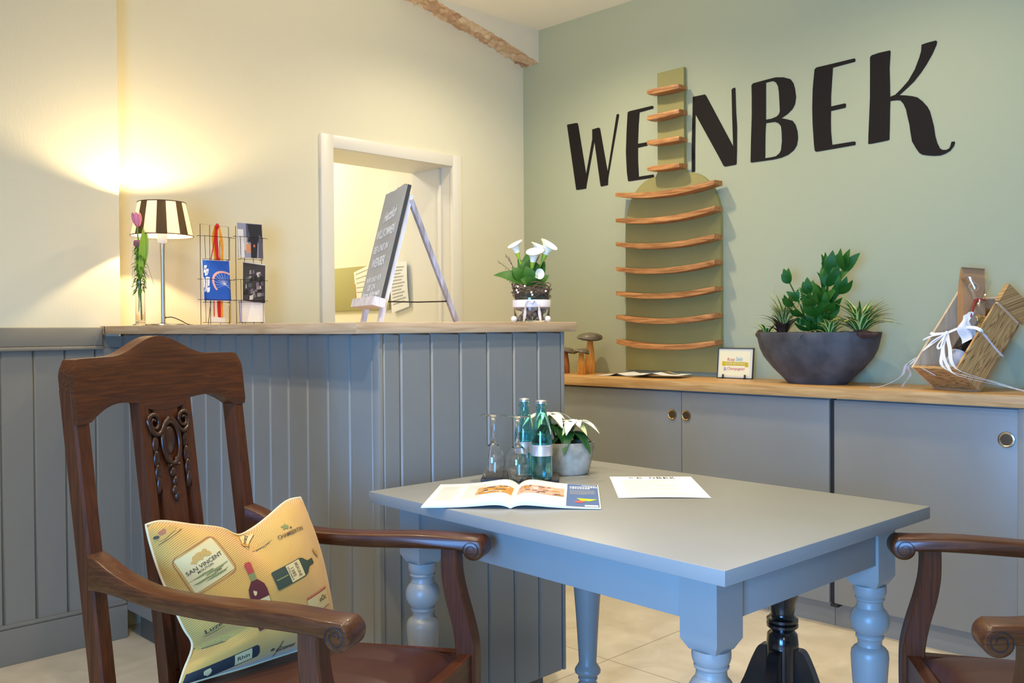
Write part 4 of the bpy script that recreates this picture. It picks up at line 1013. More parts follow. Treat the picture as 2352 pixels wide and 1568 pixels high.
mb=MB(); mb.tube(arc_smooth([(.0085,0,.030),(.03,-.01,.031),(.06,-.02,.018),(.078,-.028,.006),(.10,-.04,.0018),(.14,.03,.0018)],5),.0016,6); mb.sphere((.0095,0,.030),.0032); mb.build('cord',lamp,M_BLACKWIRE)

# tulip in a slim glass tube
M_TUBEG=glass('thin_tube_glass',(250,252,250))
M_STEM=leafmat('tulip_stem_green',(112,150,48),.45); M_TLEAF=leafmat('tulip_leaf_green',(148,182,44),.5); M_FERN=leafmat('asparagus_fern',(84,128,40),.55); M_PINK=plain('pink_petal',(232,136,158),.5); M_PRIB=plain('dusky_pink_ribbon',(168,92,112),.7)
tv=thing('tulip_vase','slim clear glass tube vase with a single pink tulip in front of the lamp','vase',(1.372,3.25,CT))
mb=MB(); mb.lathe([(0,.002),(.026,.002),(.027,.004),(.018,.007),(.0165,.012),(.0165,.160),(.0155,.160),(.0155,.016),(0,.014)],28); mb.build('glass_tube',tv,M_TUBEG,angle=60)
mb=MB(); mb.tube(arc_smooth([(.004,-.002,.020),(.002,0,.10),(.0,-.003,.20),(-.002,-.006,.27),(-.010,-.008,.33),(-.008,-.008,.352)],4),.0028,7); mb.build('stem',tv,M_STEM)
mb=MB(); M=Matrix.Translation((-.008,-.008,.350))@Matrix.Rotation(math.radians(-8),4,'Y')
for k in range(6):
    a=2*PI*k/6; ro=.0165 if k%2 else .0145
    def pet(u,v,a=a,ro=ro):
        w=(u-.5)*1.25*math.sin(PI*min(1,.12+v*.86))**.6; rr=ro*math.sin(PI*(.10+.62*v))**.8*1.05
        return (rr*math.cos(a+w),rr*math.sin(a+w),.050*v)
    mb.grid(pet,6,8,M=M)
mb.build('blossom',tv,M_PINK,recalc=False)
mb=MB()
for (bx_,by_,bz,dx,dy,dz,l,w) in ((.004,-.004,.20,.05,-.02,1,.155,.024),(.009,-.004,.20,.09,-.02,1,.150,.026),(-.002,.002,.16,-.02,.05,1,.13,.02),(.012,.0,.22,.16,-.05,1,.105,.018),(.002,.006,.15,.03,.05,1,.16,.022),(.000,-.006,.17,.02,-.04,1,.11,.018)):
    leaf(mb,(bx_,by_,bz),(dx,dy,dz),l,w,.02,(-.4,-1,.1))
mb.tube(arc_smooth([(.012,-.004,.285),(.03,-.006,.325),(.055,-.01,.310),(.058,-.01,.303)],4),.0012,5); mb.build('leaf',tv,M_TLEAF,recalc=False)
mb=MB(); r=random.Random(5)
for k in range(190):
    z=r.uniform(.125,.30); a=r.uniform(0,2*PI); p=Vector((.006*math.cos(a),.006*math.sin(a),z)); d=Vector((math.cos(a)*.7,math.sin(a)*.7,r.uniform(-.9,.7))); leaf(mb,p,d,r.uniform(.018,.034),.0075,.3,n=3)
for k in range(9): mb.tube([(r.uniform(-.006,.006),r.uniform(-.005,.005),.05+.012*k),(r.uniform(-.006,.006),r.uniform(-.006,.006),.25)],.0013,5)
mb.tube(arc_smooth([(.012,.0,.262),(.03,.004,.215),(.052,.006,.150)],4),.0007,4); mb.tube(arc_smooth([(-.012,0,.235),(-.026,-.004,.20),(-.030,-.004,.165)],4),.0006,4)
mb.build('fern',tv,M_FERN,recalc=False)
mb=MB(); mb.lathe([(.0150,.280),(.0180,.284),(.0182,.297),(.0150,.302)],20,Matrix.Translation((-.002,0,0))); mb.box((.012,-.014,.276),(.024,-.008,.292),.002); mb.build('ribbon',tv,M_PRIB)

# wire card racks
def wire_rack(name,label,x0,w,y,h,pockets):
    t=thing(name,label,'card rack',(x0,y,CT),0,'wire postcard racks')
    mb=MB(); rw=.0013
    mb.tube([(0,0,0),(0,0,h),(w,0,h-.004),(w,0,0)],rw,6)
    for q in (.33,.68): mb.tube([(w*q,0,.001),(w*q,0,h-.002)],rw*.9,6)
    mb.tube([(0,0,.0017),(w,0,.0017)],rw,6); mb.tube([(w*.1,0,.0017),(w*.1,.06,.0017),(w*.9,.06,.0017),(w*.9,0,.0017)],rw,6)
    mb.tube([(w*.5,.06,.0017),(w*.5,0,h*.6)],rw,6)
    mb.build('frame',t,M_BLACKWIRE)
    for z in pockets:
        mb=MB(); d=-.026
        mb.tube([(-.014,d,z+.088),(0,d*.2,z+.088),(.006,d,z+.088),(.008,d,z),(w*.92,d,z),(w*.92,d,z+.086),(w+.012,d,z+.086)],rw*.85,5)
        mb.tube([(-.012,0,z+.088),(-.014,d,z+.088)],rw*.85,5); mb.tube([(.008,d,z),(.008,0,z)],rw*.85,5); mb.tube([(w*.92,d,z),(w*.92,0,z)],rw*.85,5); mb.tube([(.0,d,z+.088),(w,d,z+.087)],rw*.8,5)
        mb.build('pocket',t,M_BLACKWIRE)
    return t
wire_rack('wire_rack','black wire card rack tied with red and orange ribbons beside the lamp',1.648,.118,3.35,.390,(.012,.090,.255))
wire_rack('wire_rack','black wire card rack full of dark postcards right of the ribboned rack',1.797,.112,3.352,.392,(.012,.093,.262))
M_RRED=plain('red_ribbon',(206,24,26),.5); M_ROR=plain('orange_ribbon',(236,160,40),.5); M_RYEL=plain('yellow_ribbon',(240,208,96),.5)
rb=thing('ribbon_bunch','bunch of red and orange ribbons hanging on the left card rack','ribbon',(1.648,3.35,CT))
def strand(mb,pts,w):
    P=arc_smooth(pts,5); secs=[]
    for i,p in enumerate(P): a=.5*math.sin(i*.7); dx=Vector((math.cos(a),math.sin(a)*.5,0))*w/2; secs.append([p-dx+Vector((0,-.0004,0)),p+dx+Vector((0,-.0004,0)),p+dx+Vector((0,.0004,0)),p-dx+Vector((0,.0004,0))])
    mb.sweep(None,secs)
mb=MB(); strand(mb,[(.066,-.006,.388),(.062,-.007,.34),(.066,-.007,.28),(.070,-.007,.24),(.071,-.006,.16),(.071,-.006,.09),(.072,-.008,.012)],.014); mb.sphere((.068,-.006,.386),(.008,.006,.010)); strand(mb,[(.058,-.009,.36),(.05,-.009,.31),(.040,-.009,.26),(.036,-.009,.22),(.048,-.008,.15),(.050,-.008,.07),(.050,-.008,.02)],.004); mb.build('red_strand',rb,M_RRED)
mb=MB(); strand(mb,[(.062,-.004,.386),(.052,-.004,.345),(.056,-.004,.29),(.062,-.004,.24)],.012); strand(mb,[(.074,-.005,.386),(.082,-.005,.35),(.088,-.005,.30),(.086,-.005,.25),(.084,-.004,.15),(.082,-.004,.012)],.012); mb.build('orange_strand',rb,M_ROR)
mb=MB(); strand(mb,[(.07,-.012,.35),(.078,-.012,.325),(.095,-.012,.312),(.10,-.012,.318)],.003); mb.build('yellow_strand',rb,M_RYEL)
mb=MB(); strand(mb,[(.112,-.012,.085),(.118,-.012,.06),(.117,-.012,.012)],.005); mb.build('yellow_strand',rb,M_RYEL)
# postcards
def card(name,label,x,y,z,w,h,lean,roll,paint,group='postcards and leaflets in the wire racks',base=(230,226,220)):
    t=thing(name,label,name,(x,y,z),0,group); t.rotation_euler=(lean,roll,0)
    mb=MB(); mb.mat(plain('card_stock_'+str(base),base,.45)); mb.box((0,-.0006,0),(w,.0006,h))
    def q(m,x0,y0,x1,y1,d=1): mb.mat(m); mb.add([(x0,-.0007-.0001*d,y0),(x1,-.0007-.0001*d,y0),(x1,-.0007-.0001*d,y1),(x0,-.0007-.0001*d,y1)],[(0,1,2,3)])
    def poly(m,P,d=2): mb.mat(m); mb.add([(a,-.0007-.0001*d,b) for a,b in P],[tuple(range(len(P)))])
    paint(mb,q,poly,w,h)
    mb.build('print',t,recalc=False); return t
K=lambda *c:plain('print_%d_%d_%d'%c,c,.4)
def p_wheel(mb,q,poly,w,h):
    q(K(30,84,178),.001,.001,w-.001,h-.001,1)
    r=random.Random(1); wt=K(226,232,244)
    for k in range(9): x=r.uniform(.002,.018); y=r.uniform(.03,.12); poly(wt,[(x,y),(x+.010,y+.004),(x+.013,y+.022),(x+.002,y+.02)],2)
    poly(wt,[(.002,.05),(.02,.055),(.018,.075),(.002,.09)],2)
    # tilted wheel
    mb.mat(K(228,170,160)); c=(w*.86,.062)
    ell=lambda a,rx,ry,rot=.62:(c[0]+rx*math.cos(a)*math.cos(rot)-ry*math.sin(a)*math.sin(rot),c[1]+rx*math.cos(a)*-math.sin(rot)-ry*math.sin(a)*math.cos(rot))
    n=40; vs=[];fs=[]
    for i in range(n+1):
        a=PI*.62+i/n*PI*1.30
        for k in (1,.86): x,y=ell(a,.066*k,.047*k); vs.append((min(max(x,.001),w-.001),-.0011,min(max(y,.002),h-.002)))
    for i in range(n): fs.append((2*i,2*i+1,2*i+3,2*i+2))
    mb.add(vs,fs)
    mb.mat(wt)
    for i in range(14):
        a=PI*.66+i/13*PI*1.2; x,y=ell(a,.056,.040); x=min(max(x,.001),w-.001); y=min(max(y,.002),h-.002)
        mb.add([(c[0]-.006,-.00105,c[1]),(c[0]-.005,-.00105,c[1]+.0008),(x+.0006,-.00105,y+.0006),(x,-.00105,y)],[(0,1,2,3)])
def p_dusk(mb,q,poly,w,h):
    q(K(150,152,170),0,0,w,h,1); q(K(84,82,98),w*.35,h*.45,w,h,2); q(K(206,196,190),0,.03,w*.4,h*.6,2); q(K(216,150,104),w*.32,.02,w*.55,h*.4,3)
    poly(K(42,40,50),[(w*.42,h*.98),(w*.98,h*.98),(w*.98,h*.55),(w*.8,h*.5),(w*.74,.0),(w*.5,.0),(w*.52,h*.45),(w*.4,h*.5),(w*.5,h*.62),(w*.44,h*.8)],4)
    q(K(226,130,90),w*.62,h*.32,w*.68,h*.39,5); poly(K(104,96,102),[(w*.8,0),(w*.99,0),(w*.97,h*.6),(w*.86,h*.7)],5)
def p_grey(mb,q,poly,w,h):
    q(K(64,58,60),.0,.0,w,h-.004,1); r=random.Random(6)
    cs=[K(206,198,190),K(108,100,106),K(84,96,92),K(34,30,32),K(150,140,138),K(120,108,120)]
    for k in range(34):
        x=r.uniform(0,w*.85); y=r.uniform(0,h*.85); a=r.uniform(.006,.018); b=r.uniform(.010,.026)
        poly(cs[r.randrange(6)],[(x,y),(min(w,x+a),y+.003),(min(w,x+a*.9),min(h-.005,y+b)),(x+.001,min(h-.005,y+b*.8))],2+k)
card('postcard','blue postcard of a ferris wheel in the left wire rack',1.649,3.326,CT+.096,.113,.157,math.radians(-5),0,p_wheel)
card('postcard','dark tower-at-dusk postcard at the top of the right wire rack',1.797,3.331,CT+.268,.108,.137,math.radians(-4),0,p_dusk)
card('leaflet','narrow white leaflet standing before the dusk postcard',1.797,3.326,CT+.268,.024,.112,math.radians(-5),0,lambda mb,q,poly,w,h:None)
card('postcard','grey street-scene postcard tilted in the middle of the right rack',1.812,3.329,CT+.098,.098,.158,math.radians(-7),math.radians(5),p_grey)
card('leaflet','large white leaflet in the lowest pocket of the right rack',1.800,3.330,CT+.014,.108,.085,math.radians(-5),0,lambda mb,q,poly,w,h:(q(K(72,66,180),0,0,.003,h,1),poly(K(246,244,240),[(.03,0),(.055,h),(w,h),(w,0)],1)))
card('leaflet','small white leaflet at the foot of the left rack',1.68,3.328,CT+.0135,.055,.022,math.radians(-5),math.radians(6),lambda mb,q,poly,w,h:None)

# chalk easel
M_WASH=wood('whitewashed_wood',(206,204,208),(238,234,230),'Z',9,10,.7); M_BOARDG=plain('grey_chalkboard',(174,174,166),.75,noise=10,nscale=6); M_BEDGE=plain('dark_board_edge',(62,62,60),.7); M_HING=wood('blue_grey_strut',(140,130,122),(186,184,194),'Z',9,10,.7)
ez=thing('chalk_easel','grey chalkboard easel with white handwriting standing on the counter top','sign',(1.79,2.30,CT))
EO=Vector((1.79,2.30,CT))
Dv=lambda lat,dep,z: Vector((lat*.7096+dep*.7046,-lat*.7046+dep*.7096,z))
RT=Dv(-.316,2.90,1.594); LT=Dv(-.418,3.135,1.594)
wv=(RT-LT); wlen=wv.length; wv.normalize()            # along the board, left to right
nh=Vector((wv.y,-wv.x,0)); nh = nh if nh.dot(Vector((-1,-.2,0)))>0 else -nh   # facing normal (horizontal)
lean=.255
up_=(Vector((0,0,1))-nh*lean).normalized(); nb=up_.cross(wv); nb=nb if nb.dot(nh)>0 else -nb
TL=LT
def EP(x,h,d=0): return TL+wv*x-up_*h+nb*d-EO        # x right, h down from top, d out of the face
HB=.375; HL=(1.594-CT)/up_.z
mb=MB(); mb.mat(M_BOARDG)
jag=random.Random(4)
topl=[(wlen*i/16,jag.uniform(-.006,.003) if 5<i<15 else jag.uniform(0,.003)) for i in range(17)]
front=[EP(x,h,.006) for x,h in topl]+[EP(wlen,HB,.006),EP(0,HB,.006)]
mb.add(front,[tuple(range(len(front)))])
mb.mat(M_BEDGE); back=[EP(x,h,-.006) for x,h in topl]+[EP(wlen,HB,-.006),EP(0,HB,-.006)]; n=len(front)
mb.add(back,[tuple(range(n))[::-1]]); mb.add(front+back,[(i,(i+1)%n,n+(i+1)%n,n+i) for i in range(n)])
mb.mat(M_CHALK)
def chalk(s,h,x,w,ht,sh=.25,tilt=0):
    vs,fs=text_fill(s,w=w,h=ht,shear=sh,res=2,offset=.03); mb.add([EP(x+v.x,h-v.y-tilt*v.x,.0072) for v in vs],fs)
cxm=wlen*.48
chalk('Herzlich',.085,cxm*1.05,.135,.038,.3,.1)
chalk('WILLKOMMEN',.145,cxm,.205,.032,.12,.05)
chalk('BEI UNS IN',.198,cxm*.9,.165,.026,.1,.05)
chalk('WEINBEK',.245,cxm,.150,.032,.12,.05)
chalk('WIR SIND FÜR',.302,cxm*.95,.175,.022,.1,.05)
chalk('SIE DA',.330,cxm*.9,.095,.020,.1,.05)
chalk('Bitte klingeln',.357,cxm,.215,.026,.3,.05)
mb.build('board',ez,recalc=False)
def bar(mb,a,b,w,t,up):   # rectangular bar a->b
    a=Vector(a);b=Vector(b);d=(b-a).normalized();s=d.cross(up).normalized();q=s.cross(d)
    secs=[[p-s*w/2-q*t/2,p+s*w/2-q*t/2,p+s*w/2+q*t/2,p-s*w/2+q*t/2] for p in (a,b)]
    mb.sweep(None,secs,smooth=False)
mb=MB()
secs=[[EP(x,HB-.004,.006),EP(x,HB-.004,.030),EP(x,HB+.024,.030),EP(x,HB+.024,-.010),EP(x,HB-.004,-.010)] for x in (-.012,wlen+.012)]
mb.sweep(None,secs,smooth=False); mb.build('ledge',ez,M_WASH)
for x in (.028,wlen-.020):
    mb=MB(); bar(mb,EP(x,.03,-.014),EP(x,HL-.006,-.014),.024,.014,nb); mb.build('front_leg',ez,M_WASH)
for x,m in ((wlen-.016,M_HING),):
    mb=MB(); a=EP(x,.045,-.018); foot=a-nh*.150; foot.z=.006; bar(mb,a,foot,.022,.014,nb); mb.build('rear_leg',ez,m)
mb=MB(); a=EP(wlen-.02,HB,-.02); 
topb=EP(wlen-.016,.045,-.018); fo=topb-nh*.150; fo.z=.006; tt=(topb.z-a.z)/(topb.z-fo.z); bq=topb.lerp(fo,tt)
mb.tube([a,(a+bq)/2+Vector((0,0,-.001)),bq+Vector((0,0,.002))],.0022,6); mb.build('stay_rod',ez,M_BLACKWIRE)

# calla arrangement
M_PEB=plain('mixed_pebbles',(170,156,136),.6,noise=40,nscale=40); M_TWIG=plain('nest_twigs',(98,72,52),.9,noise=16,nscale=40); M_LACE=plain('white_lace',(232,222,214),.85); M_CALLA=plain('calla_white',(240,240,220),.5); M_CALG=leafmat('calla_green',(150,176,44),.45); M_CLEAF=leafmat('calla_leaf',(56,98,26),.5); M_PEARL=plain('pearl_bead',(236,230,220),.25)
ca=thing('calla_arrangement','white calla arrangement in a pebble glass with a lace bow at the counter end','flower arrangement',(2.058,1.985,CT))
mb=MB(); mb.lathe([(0,.0005),(.050,.0005),(.054,.004),(.0575,.075),(.0562,.075),(.0525,.007),(0,.006)],36); mb.build('glass_pot',ca,M_GLASS,angle=60)
r=random.Random(12); mb=MB()
for k in range(60):
    a=r.uniform(0,2*PI); q=.040*math.sqrt(r.random()); mb.sphere((q*math.cos(a),q*math.sin(a),.014+r.random()*.050),(.009,.008,.007),nu=8,nv=5)
o=mb.build('pebbles',ca,M_PEB); o['kind']='stuff'
mb=MB(); mb.lathe([(0,.064),(.047,.064),(.054,.072),(.047,.090),(0,.094)],20); o=mb.build('moss',ca,plain('dark_moss',(64,62,40),.95,noise=20,nscale=60,bump=.8,bscale=80))
mb=MB()
for k in range(80):
    a0_=r.uniform(0,2*PI); L=r.uniform(.6,1.6); zz=r.uniform(.078,.116); rr0=r.uniform(.048,.062)
    mb.tube([((rr0+.004*math.sin(3*t+k))*math.cos(a0_+L*t),(rr0+.004*math.cos(2*t+k))*math.sin(a0_+L*t),zz+.008*math.sin(4*t+k)) for t in [i/8 for i in range(9)]],r.uniform(.0008,.0016),4)
o=mb.build('twig_nest',ca,M_TWIG); o['kind']='stuff'
mb=MB(); mb.lathe([(.0568,.046),(.0588,.048),(.0594,.066),(.0580,.069)],36)
fd=Vector((-.70,-.71,0)); sd=Vector((.71,-.70,0)); c0=fd*.060+Vector((0,0,.062))
for sg in (-1,1):
    strand(mb,[c0+fd*.002,c0+sd*sg*.012+fd*.003+Vector((0,0,.003)),c0+sd*sg*.020+fd*.003+Vector((0,0,-.012)),c0+sd*sg*.022+fd*.002+Vector((0,0,-.035)),c0+sd*sg*.026+fd*.002+Vector((0,0,-.060))],.010)
mb.sphere(c0+fd*.003,.006); mb.build('lace_ribbon',ca,M_LACE)
for k in range(7): mb=MB(); a=r.uniform(2.6,5.6); mb.sphere((.064*math.cos(a),.064*math.sin(a),r.uniform(.078,.11)),.0035,nu=8,nv=6); mb.build('pearl',ca,M_PEARL)
for sgn in (-.055,.048): mb=MB(); mb.sphere(sd*sgn+fd*.035+Vector((0,0,.010)),.010,nu=8,nv=6); mb.build('pearl',ca,M_PEARL)
def calla(base,tip,size,face):
    """funnel spathe on a stem"""
    mb=MB(); base=Vector(base);tip=Vector(tip); mb.mat(M_CALG)
    P=arc_smooth([base,base.lerp(tip,.5)+Vector((0,0,.01)),tip],5); mb.tube(P,.0026,6)
    ax=(P[-1]-P[-3]).normalized(); s=ax.cross(Vector(face)).normalized(); f=s.cross(ax)
    def F(u,v):
        a=2*PI*u; k=(.5+.5*math.cos(a)); rr=size*(.12+.24*v+.26*v**4)*(1+.25*k*v**3); z=size*(1.55*v-.50*v**3*(1-k)+.12*k*v**4)
        return tip+s*(rr*math.sin(a))+f*(-rr*math.cos(a))+ax*z
    mb.grid(lambda u,v:F(u,v*.35),16,4); mb.mat(M_CALLA); mb.grid(lambda u,v:F(u,.35+.65*v),16,6)
    mb.mat(M_RYEL); mb.tube([tip+ax*size*.1,tip+ax*size*.75],size*.055,6)
    return mb
mmpx=.00135
def cp(px,py,dep=0): return sd*((px-1228)*mmpx)+Vector((0,0,(740-py)*mmpx))-fd*dep
for px,py,sz,dp in ((1200,588,.036,.012),(1229,612,.040,-.012),(1239,592,.037,.02),(1253,594,.042,.004),(1234,636,.022,-.03)):
    calla(cp(1224+(px-1228)*.3,668,dp*.5),cp(px,py+6,dp),sz,(fd*.9+Vector((0,0,.2))+sd*(.5 if px>1230 else -.6))).build('flower',ca,recalc=False)
mb=MB()
for (b_,t_,w,dp) in (((1214,655),(1150,624),.046,-.02),((1210,650),(1186,612),.044,-.015),((1218,650),(1200,590),.040,.02),((1226,650),(1226,570),.052,.04),((1228,655),(1216,610),.044,-.02),((1246,650),(1258,596),.034,.03),((1240,650),(1240,600),.040,.01),((1224,655),(1205,640),.040,-.04),((1244,655),(1266,630),.034,0),((1234,655),(1246,632),.036,-.03),((1216,650),(1240,620),.040,.02),((1230,660),(1222,635),.040,-.045),((1246,662),(1262,655),.026,-.02)):
    a=cp(*b_,dp*.6); c=cp(*t_,dp); leaf(mb,a,c-a,(c-a).length*1.15,w,.16,(fd*.8+Vector((0,0,.5))+sd*r.uniform(-.4,.4)),.22)
mb.build('leaf',ca,M_CLEAF,recalc=False)
mb=MB()
for (b_,t_) in (((1200,640),(1168,583)),((1200,642),(1150,598)),((1196,645),(1176,588)),((1194,660),(1172,640)),((1196,668),(1180,672))):
    a=cp(*b_,.01);c=cp(*t_,.0); mb.tube([a,a.lerp(c,.5)+Vector((0,0,.004)),c],.0007,4)
    for k in range(6): q=a.lerp(c,.4+.1*k); mb.sphere(q+Vector((r.uniform(-.003,.003),0,r.uniform(-.003,.003))),.0016,nu=5,nv=4)
o=mb.build('dried_sprig',ca,M_TWIG)
# ------------------------------------------------------------------ on the side worktop
WT=.9102
M_MCAP=plain('grey_brown_cap',(104,92,72),.45,noise=16,nscale=26,coat=.2); M_MWOOD=wood('honey_turned_wood',(186,118,44),(226,164,80),'Z',8,9,.45); M_MDARK=wood('brown_turned_wood',(122,72,36),(176,108,56),'Z',8,9,.45); M_BARK=plain('bark_rim',(226,208,170),.6)
def mushroom(x,y,h,rc,rs,label,m,seed):
    t=thing('wooden_mushroom',label,'mushroom figure',(x,y,WT),seed,'wooden mushroom figures')
    mb=MB(); mb.lathe([(0,0),(rs*.92,0),(rs,h*.06),(rs*1.02,h*.25),(rs*.86,h*.50),(rs*.62,h*.72),(rs*.58,h*.86),(0,h*.88)],24); mb.build('stem',t,m)
    mb=MB(); r=random.Random(seed); ph=[r.uniform(0,6) for _ in range(3)]
    def cap(u,v):
        a=2*PI*u; rad=rc*math.sin(PI/2*v)*(1+.10*v**3*math.sin(2*a+ph[0])+.06*v**3*math.sin(3*a+ph[1]))
        z=h*.845+(h*.155)*math.cos(PI/2*v)**.75+.006*v**4*math.sin(2*a+ph[2])
        return (rad*math.cos(a),rad*math.sin(a),z)
    mb.grid(cap,32,8)
    mb.grid(lambda u,v:(lambda p:(p[0]*.99,p[1]*.99,p[2]-.004))(cap(u,1-v*.0)) if v<.5 else (rs*.6*math.cos(2*PI*u),rs*.6*math.sin(2*PI*u),h*.842),32,1)
    c=mb.build('cap',t,M_MCAP)
    mb=MB(); mb.tube([(lambda p:(p[0]*.72,p[1]*.72,h*.842))(cap(i/28,1)) for i in range(28)],.0028,6,closed=True); mb.build('cap_rim',c,M_BARK)
mushroom(3.535,3.005,.205,.064,.025,'tallest wooden mushroom figure with broad cap, beside the olive rack',M_MWOOD,2)
mushroom(3.43,2.972,.128,.044,.020,'small honey-coloured wooden mushroom in front of the tall one',M_MWOOD,5)
mushroom(3.49,3.130,.130,.045,.021,'small brown wooden mushroom half hidden behind the counter end',M_MDARK,9)
# brochures
M_PHOTO=plain('brochure_photo',(120,104,60),.5)
def sheet(name,label,x,y,rot,w,h,z,curl,photo=False,fold=0):
    t=thing(name,label,'brochure',(x,y,WT+z),rot,'loose brochures under the olive rack')
    mb=MB(); mb.mat(M_WHITE)
    Z=lambda u,v:.0010+curl*(u**2)*(.4+.6*v)+fold*math.exp(-((u-.5)/.12)**2)
    mb.grid(lambda u,v:(w*u,h*v,Z(u,v)),14,6); mb.grid(lambda u,v:(w*u,h*v,Z(u,v)*.6-.0008+.0003),14,6)
    if photo: mb.mat(M_PHOTO); mb.grid(lambda u,v:(w*(.5+.3*u),h*(.55+.35*v),Z(.5+.3*u,.55+.35*v)+.0006),6,3)
    mb.build('leaf',t,recalc=False)
sheet('brochure','white folded brochure lying nearest the mushrooms',3.395,2.855,math.radians(-80),.235,.17,0,.010,False,.011)
sheet('brochure','white brochure with a small photo lying nearest the framed card',3.335,2.62,math.radians(-75),.25,.19,.012,.0005,True,.010)
# framed card
fc=thing('framed_card','small framed card with a yellow banner on a little stand','picture frame',(3.565,2.1975,WT),0); fc.rotation_euler=(0,math.radians(6),0)
M_FR=plain('dark_thin_frame',(54,60,62),.35,metal=.3); M_CARD=plain('cream_card',(240,230,186),.6); M_MAT=plain('pale_mount',(222,216,196),.6); M_YB=plain('mustard_banner',(206,176,30),.6); M_RT=plain('rose_print',(206,88,100),.6); M_BT=plain('pale_blue_print',(140,178,194),.6)
mb=MB(); hw,hh=.090,.136
for lo,hi in (((-.004,-hw,.0),(.004,hw,.004)),((-.004,-hw,hh-.004),(.004,hw,hh)),((-.004,-hw,0),(.004,-hw+.004,hh)),((-.004,hw-.004,0),(.004,hw,hh))): mb.box(lo,hi,.0008)
mb.build('frame',fc,M_FR)
mb=MB(); mb.mat(M_MAT); mb.box((-.001,-hw+.003,.003),(.002,hw-.003,hh-.003))
def cq(m,y0,z0,y1,z1,d): mb.mat(m); mb.add([(-.001-d,y0,z0),(-.001-d,y1,z0),(-.001-d,y1,z1),(-.001-d,y0,z1)],[(0,1,2,3)])
cq(M_CARD,-.074,.012,.080,.122,.0006)
cq(M_YB,-.066,.052,-.050,.072,.0010); cq(M_YB,.050,.056,.066,.076,.0010); cq(M_YB,-.056,.058,.056,.074,.0012)
def ct_(m,s,yc,zc,w,h,sh=0): mb.mat(m); vs,fs=text_fill(s,w=w,h=h,shear=sh); mb.add([(-.0032,yc-v.x,zc+v.y) for v in vs],fs)
ct_(M_RT,'Rosé',.022,.085,.036,.015,.2); ct_(M_BT,'Sekt',-.020,.088,.036,.018,.2); ct_(M_CARD,'AN DER BAR IM HAUS',0,.066,.100,.009); ct_(M_RT,'Champagner',-.006,.043,.092,.017,.25); ct_(plain('violet_print',(150,130,190),.6),'&',.050,.043,.014,.016)
mb.build('card',fc,recalc=False)
for y in (-.055,.055):
    mb=MB(); mb.box((-.020,y-.004,0),(.030,y+.004,.004)); mb.box((-.0105,y-.004,0),(-.006,y+.004,.018),.001); mb.box((.0055,y-.004,.0),(.010,y+.004,.05),.001); mb.build('stand_foot',fc,M_FR)

# planter bowl
M_BOWL=plain('charcoal_clay',(74,72,72),.65,noise=20,nscale=11,bump=.25,bscale=40); M_GRAVEL=plain('grey_gravel',(112,108,104),.8,noise=40,nscale=60)
M_ZZ=leafmat('zz_leaf',(38,96,26),.5); M_SPID=leafmat('spider_leaf',(56,116,36),.5,(226,222,140)); M_DRAC=leafmat('bronze_leaf',(70,48,40),.4); M_GRASS=leafmat('variegated_leaf',(92,118,44),.4,(210,206,140)); M_COIR=plain('driftwood_bark',(150,124,92),.9,noise=40,nscale=40,bump=.8,bscale=60); M_DBARK=plain('dark_bark',(74,48,38),.9,noise=18,nscale=40,bump=.8,bscale=60)
pl=thing('planter_bowl','large charcoal bowl planted with a zz plant and striped spider plants','planter',(3.46,1.757,WT))
mb=MB()
prof=[(0,0),(.119,0),(.124,.004),(.146,.026),(.186,.062),(.225,.107),(.242,.140),(.250,.172),(.257,.203),(.255,.206),(.247,.206),(.240,.185),(.2,.17),(0,.17)]
mb.lathe([(r*1,z) for r,z in prof],56,sx=.58,sy=1.0); mb.build('bowl',pl,M_BOWL,angle=50)
r=random.Random(21); mb=MB(); mb.lathe([(0,.187),(.15,.186),(.244,.180)],40,sx=.56,sy=1)
for k in range(150):
    a=r.uniform(0,2*PI); q=math.sqrt(r.random())*.225; s=r.uniform(.006,.011); mb.sphere((q*math.cos(a)*.54,q*math.sin(a),.190+r.uniform(0,.004)),(s,s*.8,s*.6),nu=6,nv=4)
o=mb.build('gravel',pl,M_GRAVEL); o['kind']='stuff'
def zz_stem(base,tip,nl,L,wd,seed,bend=(0,0,0),angle=0.0):
    """thick stalk with paired glossy leaves; leaf fan roughly faces the room"""
    r=random.Random(seed); mb=MB(); base=Vector(base);tip=Vector(tip)
    mid=base.lerp(tip,.5)+Vector(bend); P=arc_smooth([base,mid,tip],8)
    mb.tube(P,[.0055-.0032*i/(len(P)-1) for i in range(len(P))],7)
    ax=(tip-base).normalized(); side=Vector((0,1,0)); side=(side-ax*side.dot(ax)).normalized(); side=Matrix.Rotation(angle,3,ax)@side
    nrm=ax.cross(side)
    for k in range(nl):
        t=.30+.68*k/(nl-1); i=int(t*(len(P)-1)); p=P[i]
        for sg in (-1,1):
            d=ax*(.80+.45*t)+side*sg*(.72-.34*t)+nrm*r.uniform(-.35,.35); f=L*1.12*(1-.25*abs(t-.55))*r.uniform(.85,1.12)
            leaf(mb,p,d,f,wd*r.uniform(.80,.98),.06,nrm+side*r.uniform(-.5,.5),.14,n=9)
    leaf(mb,P[-1],ax+nrm*.1,L*.9,wd*.9,0,nrm,.12,n=9)
    return mb
zo=Vector((3.46,1.757,WT))
def zp(y,z,x=3.44): return Vector((x,y,z))-zo
zb=Vector((0,0,.185))
